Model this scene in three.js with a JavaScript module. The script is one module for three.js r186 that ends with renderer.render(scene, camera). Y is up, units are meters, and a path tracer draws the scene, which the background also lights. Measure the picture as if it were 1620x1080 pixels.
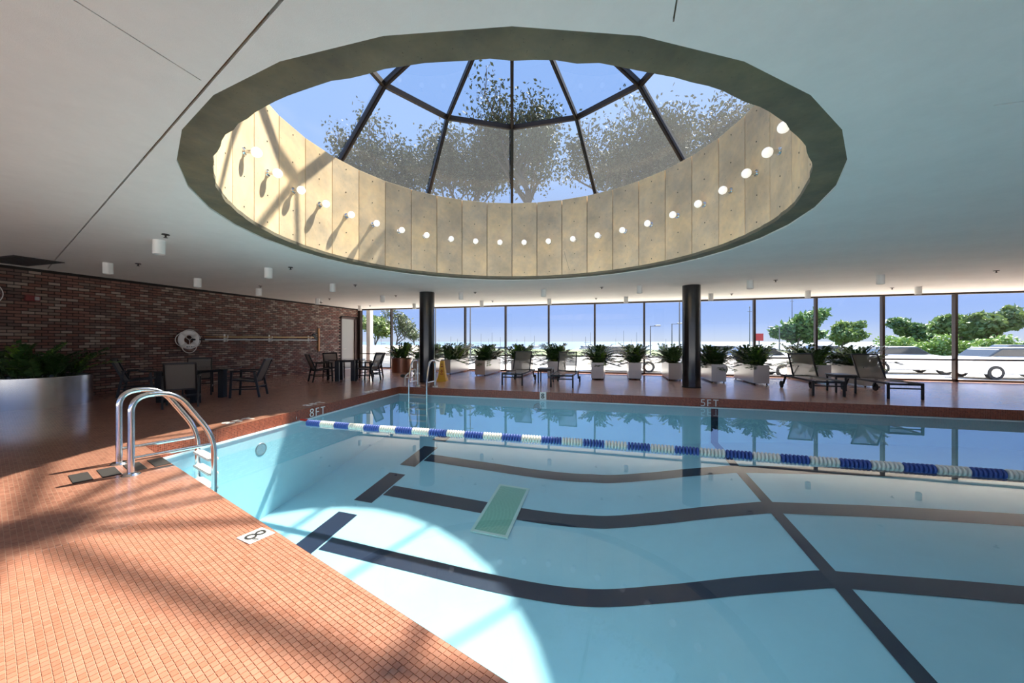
import * as THREE from 'three';
import { mergeGeometries } from 'three/addons/utils/BufferGeometryUtils.js';
import { RoundedBoxGeometry } from 'three/addons/geometries/RoundedBoxGeometry.js';
import { TextGeometry } from 'three/addons/geometries/TextGeometry.js';
import { FontLoader } from 'three/addons/loaders/FontLoader.js';

// ---------------------------------------------------------------- camera, sky, sun, exposure
const renderer = new THREE.WebGLRenderer({ antialias: true });
renderer.toneMapping = THREE.LinearToneMapping;
renderer.toneMappingExposure = 1.36;
renderer.shadowMap.enabled = true;
const scene = new THREE.Scene();
const camera = new THREE.PerspectiveCamera(2 * Math.atan(540 / 580) * 180 / Math.PI, 1.5, 0.05, 6000);
camera.position.set(0, 1.35, 0);
camera.rotation.y = 15.7 * Math.PI / 180;
const SUN = 22.0;
const sun = new THREE.DirectionalLight(new THREE.Color(1.0, 0.93, 0.82), SUN);
sun.position.set(0.278 * 60, 0.839 * 60, -0.469 * 60);
sun.castShadow = true; sun.shadow.radius = 2.4; sun.shadow.mapSize.set(4096, 4096);
Object.assign(sun.shadow.camera, { left: -45, right: 45, top: 45, bottom: -45, near: 1, far: 160 });
scene.add(sun, sun.target);
{ // clear summer sky: paler towards the horizon, the same all round
  const W = 256, H = 256, d = new Float32Array(W * H * 4);
  const stops = [[-90, [.55, .55, .55]], [0, [.50, .57, .70]], [2.5, [.31, .43, .74]], [8, [.195, .34, .77]], [25, [.66, 1.06, 2.0]], [60, [.66, 1.06, 2.0]], [90, [.64, 1.04, 2.0]]];
  for (let j = 0; j < H; j++) {
    const el = (j + .5) / H * 180 - 90; let k = 0; while (k < stops.length - 2 && el > stops[k + 1][0]) k++;
    const t = Math.min(1, Math.max(0, (el - stops[k][0]) / (stops[k + 1][0] - stops[k][0])));
    for (let i = 0; i < W; i++) { const o = (j * W + i) * 4; for (let c = 0; c < 3; c++) d[o + c] = stops[k][1][c] * (1 - t) + stops[k + 1][1][c] * t; d[o + 3] = 1; }
  }
  const sky = new THREE.DataTexture(d, W, H, THREE.RGBAFormat, THREE.FloatType);
  sky.mapping = THREE.EquirectangularReflectionMapping; sky.magFilter = sky.minFilter = THREE.LinearFilter; sky.colorSpace = THREE.LinearSRGBColorSpace; sky.needsUpdate = true;
  scene.background = sky; scene.environment = sky;
}

// ---------------------------------------------------------------- helpers
function RNG(s) { let a = s >>> 0; return () => { a = (a + 0x6D2B79F5) >>> 0; let t = a; t = Math.imul(t ^ (t >>> 15), t | 1); t ^= t + Math.imul(t ^ (t >>> 7), t | 61); return ((t ^ (t >>> 14)) >>> 0) / 4294967296; }; }
const V = (x, y, z) => new THREE.Vector3(x, y, z);
const L = (r, g, b) => new THREE.Color().setRGB(r, g, b);
const ORD = ['first', 'second', 'third', 'fourth', 'fifth', 'sixth', 'seventh', 'eighth', 'ninth', 'tenth', 'eleventh', 'twelfth', 'thirteenth', 'fourteenth', 'fifteenth', 'sixteenth', 'seventeenth', 'eighteenth', 'nineteenth', 'twentieth', 'twenty-first', 'twenty-second', 'twenty-third', 'twenty-fourth', 'twenty-fifth'];
const used = {};
function numbered(n) { const k = used[n] = (used[n] ?? -1) + 1; return k ? `${n}_${String(k).padStart(3, '0')}` : n; }
function tag(o, label, category, group) { o.userData.label = label; o.userData.category = category; if (group) o.userData.group = group; return o; }
function thing(name, label, category, p = [0, 0, 0], turn = 0, group) { const o = new THREE.Group(); o.name = numbered(name); o.position.set(...p); o.rotation.y = turn; scene.add(o); return tag(o, label, category, group); }
function structure(name, label) { const o = new THREE.Group(); o.name = name; o.userData.kind = 'structure'; if (label) o.userData.label = label; scene.add(o); return o; }
function merge(gs) { if (gs.length === 1) return gs[0]; return mergeGeometries(gs.map((g) => { const q = g.index ? g.toNonIndexed() : g.clone(); for (const k of Object.keys(q.attributes)) if (!['position', 'normal', 'uv'].includes(k)) q.deleteAttribute(k); return q; })); }
function part(name, gs, m, parent) { const o = new THREE.Mesh(Array.isArray(gs) ? merge(gs) : gs, m); o.name = name; parent.add(o); return o; }
function solo(name, gs, m, label, category, group) { const o = part(numbered(name), gs, m, scene); return tag(o, label, category, group); }
function copyOf(src, p, turn, label) { const c = src.clone(); c.name = numbered(src.name.replace(/_\d{3}$/, '')); c.position.set(...p); c.rotation.set(0, turn, 0); c.userData = { ...src.userData, label }; scene.add(c); return c; }
const box = (x0, x1, y0, y1, z0, z1) => new THREE.BoxGeometry(x1 - x0, y1 - y0, z1 - z0).translate((x0 + x1) / 2, (y0 + y1) / 2, (z0 + z1) / 2);
const rbox = (w, h, d, r, x, y, z) => new RoundedBoxGeometry(w, h, d, 2, r).translate(x, y, z);
const cyl = (r0, r1, h, x, y, z, n = 24, open = false) => new THREE.CylinderGeometry(r1, r0, h, n, 1, open).translate(x, y + h / 2, z);
function bar(a, b, w, h) { // box with a w x h section from a to b
  const d = b.clone().sub(a), len = d.length(), g = new THREE.BoxGeometry(w, h, len), m = new THREE.Matrix4();
  const z = d.normalize(), up = Math.abs(z.y) > .98 ? V(0, 0, 1) : V(0, 1, 0), x = up.clone().cross(z).normalize(), y = z.clone().cross(x);
  m.makeBasis(x, y, z).setPosition(a.clone().add(b).multiplyScalar(.5)); return g.applyMatrix4(m);
}
function rounded(pts, r, n = 6) { // polyline with rounded corners
  const out = [pts[0]];
  for (let i = 1; i < pts.length - 1; i++) {
    const p = pts[i], a = pts[i - 1].clone().sub(p), b = pts[i + 1].clone().sub(p), k = Math.min(r, a.length() * .49, b.length() * .49);
    const A = p.clone().addScaledVector(a.normalize(), k), B = p.clone().addScaledVector(b.normalize(), k);
    for (let j = 0; j <= n; j++) { const t = j / n; out.push(A.clone().multiplyScalar((1 - t) * (1 - t)).addScaledVector(p, 2 * t * (1 - t)).addScaledVector(B, t * t)); }
  }
  out.push(pts[pts.length - 1]); return out;
}
function sweep(pts, r, n = 10, closed = false) { // tube along points; r a number or a function of 0..1
  const P = [], N = [], U = [], I = [], m = pts.length; let side = null;
  for (let i = 0; i < m; i++) {
    const prev = pts[closed ? (i + m - 1) % m : Math.max(0, i - 1)], next = pts[closed ? (i + 1) % m : Math.min(m - 1, i + 1)], t = next.clone().sub(prev).normalize();
    if (!side) side = (Math.abs(t.y) > .9 ? V(1, 0, 0) : V(0, 1, 0)).cross(t).normalize();
    side = side.clone().addScaledVector(t, -side.dot(t)).normalize();
    const up = t.clone().cross(side), rr = typeof r === 'function' ? r(i / (m - 1)) : r;
    for (let j = 0; j <= n; j++) { const a = j / n * Math.PI * 2, q = side.clone().multiplyScalar(Math.cos(a)).addScaledVector(up, Math.sin(a)); P.push(pts[i].x + q.x * rr, pts[i].y + q.y * rr, pts[i].z + q.z * rr); N.push(q.x, q.y, q.z); U.push(j / n, i / m); }
  }
  const rows = closed ? m : m - 1;
  for (let i = 0; i < rows; i++) for (let j = 0; j < n; j++) { const a = i * (n + 1) + j, b = ((i + 1) % m) * (n + 1) + j; I.push(a, b + 1, b, a, a + 1, b + 1); }
  if (!closed) for (const [e, s] of [[0, 1], [m - 1, -1]]) {
    const t = pts[e ? e : 1].clone().sub(pts[e ? e - 1 : 0]).normalize().multiplyScalar(e ? 1 : -1), c = P.length / 3; P.push(pts[e].x, pts[e].y, pts[e].z); N.push(t.x, t.y, t.z); U.push(.5, .5);
    for (let j = 0; j <= n; j++) { const o = (e * (n + 1) + j) * 3; P.push(P[o], P[o + 1], P[o + 2]); N.push(t.x, t.y, t.z); U.push(.5, .5); }
    for (let j = 0; j < n; j++) s > 0 ? I.push(c, c + 1 + j, c + 2 + j) : I.push(c, c + 2 + j, c + 1 + j);
  }
  const g = new THREE.BufferGeometry(); g.setAttribute('position', new THREE.Float32BufferAttribute(P, 3)); g.setAttribute('normal', new THREE.Float32BufferAttribute(N, 3)); g.setAttribute('uv', new THREE.Float32BufferAttribute(U, 2)); g.setIndex(I); return g;
}
function tris(P, U) { const g = new THREE.BufferGeometry(); g.setAttribute('position', new THREE.Float32BufferAttribute(P, 3)); g.setAttribute('uv', new THREE.Float32BufferAttribute(U ?? new Array(P.length / 3 * 2).fill(0), 2)); g.computeVertexNormals(); return g; }
function quad(a, b, c, d, uv) { const u = uv ?? [[0, 0], [1, 0], [1, 1], [0, 1]]; return tris([a, b, c, a, c, d].flatMap((p) => [p.x, p.y, p.z]), [u[0], u[1], u[2], u[0], u[2], u[3]].flat()); }
function flat(pts, holes = [], y = 0, depth = 0, up = true) { // polygon given as [x, z] pairs, laid flat at height y; depth > 0 gives it thickness upwards
  const s = new THREE.Shape(pts.map(([x, z]) => new THREE.Vector2(x, -z)));
  s.holes = holes.map((h) => new THREE.Path(h.map(([x, z]) => new THREE.Vector2(x, -z))));
  const g = depth ? new THREE.ExtrudeGeometry(s, { depth, bevelEnabled: false, curveSegments: 1 }) : new THREE.ShapeGeometry(s, 1);
  g.rotateX(-Math.PI / 2).translate(0, y, 0); return g;
}
// textures
function tex(w, h, f, srgb = true) {
  const d = new Uint8Array(w * h * 4);
  for (let j = 0; j < h; j++) for (let i = 0; i < w; i++) { const c = f(i, j), o = (j * w + i) * 4; d[o] = c[0]; d[o + 1] = c[1]; d[o + 2] = c[2]; d[o + 3] = 255; }
  const t = new THREE.DataTexture(d, w, h); t.wrapS = t.wrapT = THREE.RepeatWrapping; t.magFilter = THREE.LinearFilter; t.minFilter = THREE.LinearMipmapLinearFilter; t.generateMipmaps = true; if (srgb) t.colorSpace = THREE.SRGBColorSpace; t.needsUpdate = true; return t;
}
function noiseField(n, seed) { // tileable value noise, sum of octaves, 0..1
  const out = new Float32Array(n * n), oct = [[4, .5], [8, .3], [16, .2], [32, .14], [64, .1]]; let total = 0;
  for (const [k, w] of oct) {
    const r = RNG(seed + k), g = Float32Array.from({ length: k * k }, () => r()); total += w;
    for (let j = 0; j < n; j++) for (let i = 0; i < n; i++) { const x = i / n * k, y = j / n * k, X = Math.floor(x), Y = Math.floor(y), u = x - X, v = y - Y, s = u * u * (3 - 2 * u), t = v * v * (3 - 2 * v), a = g[Y % k * k + X % k], b = g[Y % k * k + (X + 1) % k], c = g[(Y + 1) % k * k + X % k], e = g[(Y + 1) % k * k + (X + 1) % k]; out[j * n + i] += w * ((a * (1 - s) + b * s) * (1 - t) + (c * (1 - s) + e * s) * t); }
  }
  return out.map((x) => x / total);
}
const clamp = (x) => Math.max(0, Math.min(255, x));
const std = (o) => new THREE.MeshStandardMaterial(o), phys = (o) => new THREE.MeshPhysicalMaterial(o);

// ---------------------------------------------------------------- places
const TH = 15.7 * Math.PI / 180, FX = -Math.sin(TH), FZ = -Math.cos(TH), RX = Math.cos(TH), RZ = -Math.sin(TH); // the skylight's own axes
const SKY = [-1.602, -5.699], R_WELL = 3.746;
const CEIL = 3.0, WALL_L = -12.65, WALL_R = 15.05, Z_WIN = -16.0, Z_NEAR = 5.0, WATER = -0.22;
const EDGE = [-0.404, -1.393], EU = [0.945, 0.327], EN = [-0.327, 0.945]; // near pool edge: a point, its direction, and away from the water
const fromEdge = (u, v) => [EDGE[0] + EU[0] * u + EN[0] * v, EDGE[1] + EU[1] * u + EN[1] * v];
const POOL = [[-6.22, -9.65], [13, -9.65], [13, EDGE[1] + (13 - EDGE[0]) * EU[1] / EU[0]], [-5.82, EDGE[1] + (-5.82 - EDGE[0]) * EU[1] / EU[0]]];
const KN = [[-8, -1.75], [-4.8, -1.78], [-3, -1.86], [-1.3, -1.93], [-.3, -1.88], [.6, -1.66], [1.4, -1.42], [2.2, -1.2], [4, -1.07], [7, -.95], [15, -.85]];
function floorY(x, z) {
  let i = 0; while (i < KN.length - 2 && x > KN[i + 1][0]) i++;
  const [x0, y0] = KN[i], [x1, y1] = KN[i + 1], t = (x - x0) / (x1 - x0), at = (k) => KN[Math.max(0, Math.min(KN.length - 1, k))];
  const slope = (k) => (k === 7 ? null : (at(k + 1)[1] - at(k - 1)[1]) / (at(k + 1)[0] - at(k - 1)[0])), own = (y1 - y0) / (x1 - x0);
  const m0 = (slope(i) ?? own) * (x1 - x0), m1 = (slope(i + 1) ?? own) * (x1 - x0), t2 = t * t, t3 = t2 * t;
  const b = (2 * t3 - 3 * t2 + 1) * y0 + (t3 - 2 * t2 + t) * m0 + (-2 * t3 + 3 * t2) * y1 + (t3 - t2) * m1;
  const a = .11 - .08 * Math.min(1, Math.max(0, (x + .5) / 2.7));
  return b + a * (-4.7 - z);
}

// ---------------------------------------------------------------- materials
const PU = 0.035, PV = 0.027, stagger = (() => { const r = RNG(7); return Array.from({ length: 32 }, () => r()); })();
const tileMaps = (() => {
  const n = 1024, r = RNG(3), tone = Array.from({ length: 32 * 24 }, () => r()), nf = noiseField(256, 11);
  const where = (i, j) => { const v = j / n * 32, s = Math.floor(v), fv = v - s, u = ((i / n * 24 - stagger[s]) % 24 + 24) % 24, k = Math.floor(u), fu = u - k; return [s, k, fu, fv, Math.min(fu * PU, (1 - fu) * PU, 1) < .0016 || Math.min(fv, 1 - fv) * PV < .0016]; };
  const col = tex(n, n, (i, j) => { const [s, k, , , g] = where(i, j), q = nf[(j >> 2) * 256 + (i >> 2)] - .5; if (g) return [196 + q * 40, 158 + q * 36, 134 + q * 36]; const t = tone[s * 24 + k] - .5; return [clamp(178 + t * 30 + q * 30), clamp(120 + t * 26 + q * 22), clamp(97 + t * 22 + q * 18)]; });
  const bump = tex(n, n, (i, j) => { const g = where(i, j)[4] ? 60 : 200; return [g, g, g]; }, false);
  return { col, bump };
})();
const deckTile = phys({ map: tileMaps.col, bumpMap: tileMaps.bump, bumpScale: .0006, roughness: .45, clearcoat: 1, clearcoatRoughness: .14 });
const grout = std({ color: L(.54, .34, .24), roughness: .8 });
const nearTile = [[.48, .21, .132], [.44, .188, .115], [.52, .235, .152], [.46, .215, .14]].map((c) => std({ color: L(...c), roughness: .42 }));
const nearTileAny = std({ color: L(1, 1, 1), roughness: .42 });
const mosaic = (() => {
  const n = 512, r = RNG(5), tone = Array.from({ length: 256 }, () => r());
  const cell = (i, j) => { const u = i / 32, v = j / 32, fu = u % 1, fv = v % 1; return [Math.floor(v) * 16 + Math.floor(u), Math.min(fu, 1 - fu, fv, 1 - fv) < .07]; };
  const map = tex(n, n, (i, j) => { const [k, g] = cell(i, j); const t = tone[k] - .5; return g ? [170, 112, 88] : [clamp(138 + t * 50), clamp(62 + t * 32), clamp(40 + t * 24)]; });
  const bump = tex(n, n, (i, j) => { const g = cell(i, j)[1] ? 70 : 200; return [g, g, g]; }, false);
  return std({ map, bumpMap: bump, bumpScale: .001, roughness: .3 });
})();
const plasterNoise = noiseField(256, 21);
const ceilingPaint = (() => {
  const r = RNG(9), g = Float32Array.from({ length: 512 * 512 }, () => r());
  const bump = tex(512, 512, (i, j) => { const q = clamp(120 + (plasterNoise[(j >> 1) * 256 + (i >> 1)] - .5) * 120 + (g[j * 512 + i] - .5) * 90); return [q, q, q]; }, false);
  const map = tex(256, 256, (i, j) => { const q = (plasterNoise[j * 256 + i] - .5) * 12; return [clamp(241 + q), clamp(239 + q), clamp(233 + q)]; });
  return std({ map, bumpMap: bump, bumpScale: .0015, roughness: .92 });
})();
const concreteMaps = (() => {
  const n = 1024, a = noiseField(512, 31), b = noiseField(512, 47), r = RNG(13), spots = [];
  for (let k = 0; k < 260; k++) spots.push([r() * n, r() * n, 1.2 + r() * 3, .4 + r() * .6]);
  const pit = new Float32Array(n * n);
  for (const [x, y, q, s] of spots) for (let j = -6; j <= 6; j++) for (let i = -6; i <= 6; i++) { const d = Math.hypot(i, j) / q; if (d < 1) { const o = (((y | 0) + j + n) % n) * n + ((x | 0) + i + n) % n; pit[o] = Math.max(pit[o], (1 - d) * s); } }
  const A = (i, j) => a[(j >> 1) * 512 + (i >> 1)] - .5, B = (i, j) => b[(j >> 1) * 512 + (i >> 1)] - .5;
  const col = tex(n, n, (i, j) => { const q = A(i, j), w = B(i, j), p = pit[j * n + i]; const k = 1 + q * .3 + w * .14 - p * .35; return [clamp(238 * k + w * 24), clamp(209 * k + w * 8), clamp(166 * k - w * 18)]; });
  const bump = tex(n, n, (i, j) => { const q = clamp(150 + A(i, j) * 70 + B(i, j) * 60 - pit[j * n + i] * 130); return [q, q, q]; }, false);
  return { col, bump };
})();
const concrete = std({ map: concreteMaps.col, bumpMap: concreteMaps.bump, bumpScale: .006, roughness: .9 });
const concreteRing = std({ map: concreteMaps.col, color: L(.23, .26, .27), bumpMap: concreteMaps.bump, bumpScale: .01, roughness: .85 });
const darkGap = std({ color: L(.03, .025, .02), roughness: 1 });
const bronze = std({ color: L(.055, .042, .035), roughness: .45, metalness: .6 });
const blackFrame = std({ color: L(.018, .016, .016), roughness: .4, metalness: .2 });
const domeGlass = phys({ color: L(.345, .36, .36), roughness: 0, transmission: 1, thickness: 0, ior: 1.4, side: THREE.DoubleSide });
const glass = phys({ color: L(.97, .985, .98), roughness: 0, transmission: 1, thickness: 0, ior: 1.45, side: THREE.DoubleSide });
const dustyGlass = phys({ color: L(.36, .37, .36), roughness: .22, transmission: 1, thickness: 0, ior: 1.3, side: THREE.DoubleSide });
const poolPaint = (() => {
  const a = noiseField(256, 61); const map = tex(256, 256, (i, j) => { const q = (a[j * 256 + i] - .5) * 14; return [clamp(180 + q), clamp(222 + q), clamp(235 + q)]; });
  return std({ map, roughness: .75 });
})();
const poolStripe = std({ color: L(.012, .018, .05), roughness: .5 });
const poolLip = std({ color: L(.74, .80, .82), roughness: .5 });
const waterMat = phys({ color: L(.86, .965, .985), roughness: 0, transmission: 1, thickness: 0, ior: 1.33, side: THREE.DoubleSide });
const chrome = std({ color: L(.78, .77, .75), roughness: .16, metalness: 1 });
const brushed = std({ color: L(.66, .64, .6), roughness: .26, metalness: 1 });
const copper = std({ color: L(.40, .22, .15), roughness: .32, metalness: 1 });
const whiteMetal = std({ color: L(.78, .76, .73), roughness: .45 });
const planterGrey = std({ color: L(.52, .49, .46), roughness: .3, metalness: .35 });
const soilMat = std({ color: L(.03, .02, .014), roughness: 1 });
const leafDark = phys({ color: L(.035, .085, .02), roughness: .32, side: THREE.DoubleSide, specularIntensity: 1 });
const leafFresh = phys({ color: L(.14, .26, .03), roughness: .35, side: THREE.DoubleSide });
const stemMat = std({ color: L(.06, .10, .03), roughness: .6 });
const sling = std({ color: L(.20, .18, .155), roughness: .85, transparent: true, opacity: .66, side: THREE.DoubleSide });
const blackTube = std({ color: L(.012, .011, .011), roughness: .42, metalness: .3 });
const rubber = std({ color: L(.03, .03, .028), roughness: .8 });

// ---------------------------------------------------------------- deck floor and pool
const floor = structure('floor', 'red-brown mosaic tile pool deck');
{
  const BU0 = -3.0, BU1 = .2, BV = 48 * PV;
  const holeLine = [POOL[0], POOL[1], POOL[2], fromEdge(BU1, 0), fromEdge(BU1, BV), fromEdge(BU0, BV), fromEdge(BU0, 0), POOL[3]];
  const g = flat([[WALL_L - .2, Z_WIN - .25], [WALL_R + .2, Z_WIN - .25], [WALL_R + .2, Z_NEAR + .2], [WALL_L - .2, Z_NEAR + .2]], [holeLine]);
  const p = g.attributes.position, uv = g.attributes.uv;
  for (let i = 0; i < p.count; i++) { const dx = p.getX(i) - EDGE[0], dz = p.getZ(i) - EDGE[1]; uv.setXY(i, (dx * EU[0] + dz * EU[1]) / (PU * 24), (dx * EN[0] + dz * EN[1]) / (PV * 32)); }
  part('deck_field', g, deckTile, floor);
  part('tile_bed', flat([fromEdge(BU1, 0), fromEdge(BU1, BV), fromEdge(BU0, BV), fromEdge(BU0, 0)].reverse(), [], -.0025), grout, floor);
  // single tiles of the near strip
  const a = PU / 2 - .0011, b = PV / 2 - .0011, c = .0009, h = .0025, P = [], F = (...q) => { for (const k of [0, 1, 2, 0, 2, 3]) P.push(...q[k]); };
  const lo = [[-a, -h, -b], [a, -h, -b], [a, -h, b], [-a, -h, b]], T = .0006, hi = [[-a + c, T, -b + c], [a - c, T, -b + c], [a - c, T, b - c], [-a + c, T, b - c]];
  F(hi[3], hi[2], hi[1], hi[0]); for (let k = 0; k < 4; k++) F(lo[(k + 1) % 4], lo[k], hi[k], hi[(k + 1) % 4]);
  const tileGeo = tris(P), all = [], r = RNG(17);
  for (let s = 0; (s + 1) * PV <= BV; s++) for (let k = Math.floor(BU0 / PU) - 2; ; k++) {
    const u = (k + stagger[s % 32] + .5) * PU, v = (s + .5) * PV; if (u > BU1 + PU * .4) break; if (u < BU0 - PU * .4) continue;
    const [x, z] = fromEdge(u, v), d = x * FX + z * FZ, X = x * RX + z * RZ; if (d < .9) { all.push([x, z, 1e9, r()]); continue; }
    const inView = d > 0 && Math.abs(X / d) < 1.43 && 1.35 / d < .945;
    all.push([x, z, inView ? Math.hypot(x, z) : 1e6 + d, r()]);
  }
  all.sort((m, n) => m[2] - n[2]);
  const turn = -Math.atan2(EU[1], EU[0]), rest = all.slice(300), im = new THREE.InstancedMesh(tileGeo, nearTileAny, rest.length), M = new THREE.Matrix4(), rot = new THREE.Matrix4().makeRotationY(turn);
  all.slice(0, 300).forEach(([x, z, , q], i) => { const o = part(i ? `tile_${String(i).padStart(3, '0')}` : 'tile', tileGeo, nearTile[Math.floor(q * 4)], floor); o.position.set(x, 0, z); o.rotation.y = turn; });
  rest.forEach(([x, z, , q], i) => { im.setMatrixAt(i, M.copy(rot).setPosition(x, 0, z)); im.setColorAt(i, nearTile[Math.floor(q * 4)].color); });
  im.name = 'small_tiles'; im.userData.kind = 'stuff'; floor.add(im);
}
const pool = structure('pool_basin', 'pale blue painted swimming pool basin');
{
  const edges = POOL.map((p, i) => [p, POOL[(i + 1) % 4]]), names = ['far', 'right', 'near', 'left'];
  edges.forEach(([p, q], i) => {
    const len = Math.hypot(q[0] - p[0], q[1] - p[1]), U = len / .4064, W = -.212 / .4064;
    part('tile_band', quad(V(q[0], -.215, q[1]), V(p[0], -.215, p[1]), V(p[0], 0, p[1]), V(q[0], 0, q[1]), [[U, W], [0, W], [0, 0], [U, 0]]), mosaic, pool);
    part('pool_wall', quad(V(q[0], -3.2, q[1]), V(p[0], -3.2, p[1]), V(p[0], -.2, p[1]), V(q[0], -.2, q[1]), [[len / 3, -1], [0, -1], [0, 0], [len / 3, 0]]), poolPaint, pool);
    part('waterline_lip', bar(V(p[0], -.222, p[1]), V(q[0], -.222, q[1]), .05, .03), poolLip, pool);
  });
  const grid = (x0, x1, nx, z0, z1, nz, lift) => { // a sheet that follows the pool floor
    const g = new THREE.PlaneGeometry(1, 1, nx, nz), p = g.attributes.position, uv = g.attributes.uv;
    for (let i = 0; i < p.count; i++) { const x = x0 + (p.getX(i) + .5) * (x1 - x0), z = z0 + (.5 - p.getY(i)) * (z1 - z0); p.setXYZ(i, x, floorY(x, z) + lift, z); uv.setXY(i, x / 3, z / 3); }
    g.computeVertexNormals(); return g;
  };
  part('pool_floor', grid(-6.4, 13.1, 160, -9.75, 3.5, 40, 0), poolPaint, pool);
  const strip = (n, x0, x1, z0, z1) => part(n, grid(x0, x1, Math.max(2, Math.round((x1 - x0) / .12)), z0, z1, Math.max(2, Math.round((z1 - z0) / .3)), .006), poolStripe, pool);
  for (const [zl, w] of [[-4.71, .29], [-6.36, .37], [-7.93, .37]]) strip('lane_line', -4.34, 12.6, zl - w / 2, zl + w / 2);
  for (const [z0, z1] of [[-5.48, -4.42], [-7.02, -5.87], [-8.53, -7.41], [-9.6, -8.95]]) strip('lane_end_bar', -4.76, -4.37, z0, z1);
  strip('slope_line', 2.19, 2.34, -9.64, -1.2);
  part('slope_line', quad(V(2.34, -1.3, -9.645), V(2.19, -1.3, -9.645), V(2.19, -.24, -9.645), V(2.34, -.24, -9.645)), poolStripe, pool);
  const water = solo('pool_water', flat([...POOL].reverse(), [], WATER), waterMat, 'still clear blue water filling the indoor swimming pool', 'water');
  water.userData.kind = 'stuff';
}
{ // main drain in the deep end
  const x0 = -2.3, x1 = -1.66, z0 = -7.2, z1 = -5.65, c = [(x0 + x1) / 2, (z0 + z1) / 2], tilt = Math.atan2(floorY(c[0], z0) - floorY(c[0], z1), z1 - z0), roll = Math.atan2(floorY(x1, c[1]) - floorY(x0, c[1]), x1 - x0);
  const d = thing('pool_drain', 'pale green rectangular drain grate on the pool floor', 'drain', [c[0], floorY(...c) + .012, c[1]]);
  d.rotation.set(tilt, 0, roll);
  const frame = std({ color: L(.62, .80, .76), roughness: .5 }), slat = std({ color: L(.30, .60, .50), roughness: .5 }), w = .29, l = .77;
  part('frame', [box(-w - .03, -w + .02, 0, .02, -l - .03, l + .03), box(w - .02, w + .03, 0, .02, -l - .03, l + .03), box(-w, w, 0, .02, -l - .03, -l + .02), box(-w, w, 0, .02, l - .02, l + .03)], frame, d);
  part('sump', box(-w, w, -.03, -.005, -l, l), std({ color: L(.10, .24, .20), roughness: .8 }), d);
  const sg = box(-w + .02, w - .02, .002, .016, -.0135, .0135); for (let k = 0; k < 40; k++) { const s = part(k ? `slat_${String(k).padStart(3, '0')}` : 'slat', sg, slat, d); s.position.z = -l + .035 + k * (2 * l - .07) / 39; }
}
{ // underwater lights and inlets
  const spots = [['left', [-5.93, -.52, -4.95], Math.PI / 2, 'round underwater light low on the left pool wall near the lane rope'], ['left', [-6.17, -.36, -8.35], Math.PI / 2, 'round underwater light on the left pool wall near the far corner'], ['far', [-2.0, -.42, -9.64], 0, 'round underwater light in the far pool wall under the white depth plate'], ['far', [8.15, -.42, -9.64], 0, 'round underwater light in the far pool wall at the right end']];
  for (const [, p, turn, label] of spots) {
    const o = thing('pool_light', label, 'pool light', p, turn, 'underwater pool lights');
    part('bezel', new THREE.TorusGeometry(.095, .018, 8, 28), std({ color: L(.35, .42, .46), roughness: .35, metalness: .5 }), o);
    part('lens', new THREE.CylinderGeometry(.085, .09, .03, 28).rotateX(Math.PI / 2), std({ color: L(.30, .42, .5), roughness: .2 }), o);
  }
}

// ---------------------------------------------------------------- ceiling, roof, skylight well
const circle = (r, n = 36, off = 0) => Array.from({ length: n }, (_, i) => { const a = (i + off) / n * Math.PI * 2; return [SKY[0] + r * (Math.sin(a) * RX + Math.cos(a) * FX), SKY[1] + r * (Math.sin(a) * RZ + Math.cos(a) * FZ)]; });
const ceiling = structure('ceiling', 'white plaster ceiling with a round skylight opening');
{
  const slit = (a, b, w = .009) => { const dx = b[0] - a[0], dz = b[1] - a[1], l = Math.hypot(dx, dz), nx = -dz / l * w / 2, nz = dx / l * w / 2; return [[a[0] + nx, a[1] + nz], [b[0] + nx, b[1] + nz], [b[0] - nx, b[1] - nz], [a[0] - nx, a[1] - nz]]; };
  const t0 = [-2.534, -1.745], on = (k) => [t0[0] + EU[0] * k, t0[1] + EU[1] * k];
  const slits = [slit(on(-10.55), on(6.5), .016), slit([-2.52, -1.70], [-2.5, 4.9]), slit([.29, -2.05], [.27, -.86]), slit([2.55, -3.38], [14.9, -3.25])];
  part('plaster', flat([[WALL_L - .2, Z_WIN - .3], [WALL_R + .2, Z_WIN - .3], [WALL_R + .2, Z_NEAR + .2], [WALL_L - .2, Z_NEAR + .2]], [circle(4.0), ...slits], CEIL, .05), ceilingPaint, ceiling);
  const jag = RNG(23), inner = circle(R_WELL, 180).map(([x, z]) => { const k = 1 + (jag() - .5) * .006; return [SKY[0] + (x - SKY[0]) * k, SKY[1] + (z - SKY[1]) * k]; });
  part('concrete_ring', flat(circle(4.25, 36), [inner], CEIL + .02, .05), concreteRing, ceiling);
  part('joint_backing', flat([[WALL_L - .2, Z_WIN - .3], [WALL_R + .2, Z_WIN - .3], [WALL_R + .2, Z_NEAR + .2], [WALL_L - .2, Z_NEAR + .2]], [circle(4.2)], CEIL + .16, .02), darkGap, ceiling);
}
{
  const roof = structure('roof', 'flat concrete roof terrace around the glass dome');
  part('slab', flat([[-15, -17.4], [18, -17.4], [18, 8], [-15, 8]], [circle(4.3)], CEIL + .2, 1.5), std({ color: L(.5, .48, .44), roughness: .9 }), roof);
  const prof = [[3.92, 3.05], [4.3, 3.05], [4.3, 4.6], [5.0, 4.6], [5.0, 5.02], [3.92, 5.02]].map(([x, y]) => new THREE.Vector2(x, y)); prof.push(prof[0].clone());
  const c = part('curb', new THREE.LatheGeometry(prof, 72), std({ color: L(.45, .40, .33), roughness: .9, side: THREE.DoubleSide }), roof); c.position.set(SKY[0], 0, SKY[1]);
}
const well = structure('skylight_well', 'round well of tan board-marked concrete panels under the dome');
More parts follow.
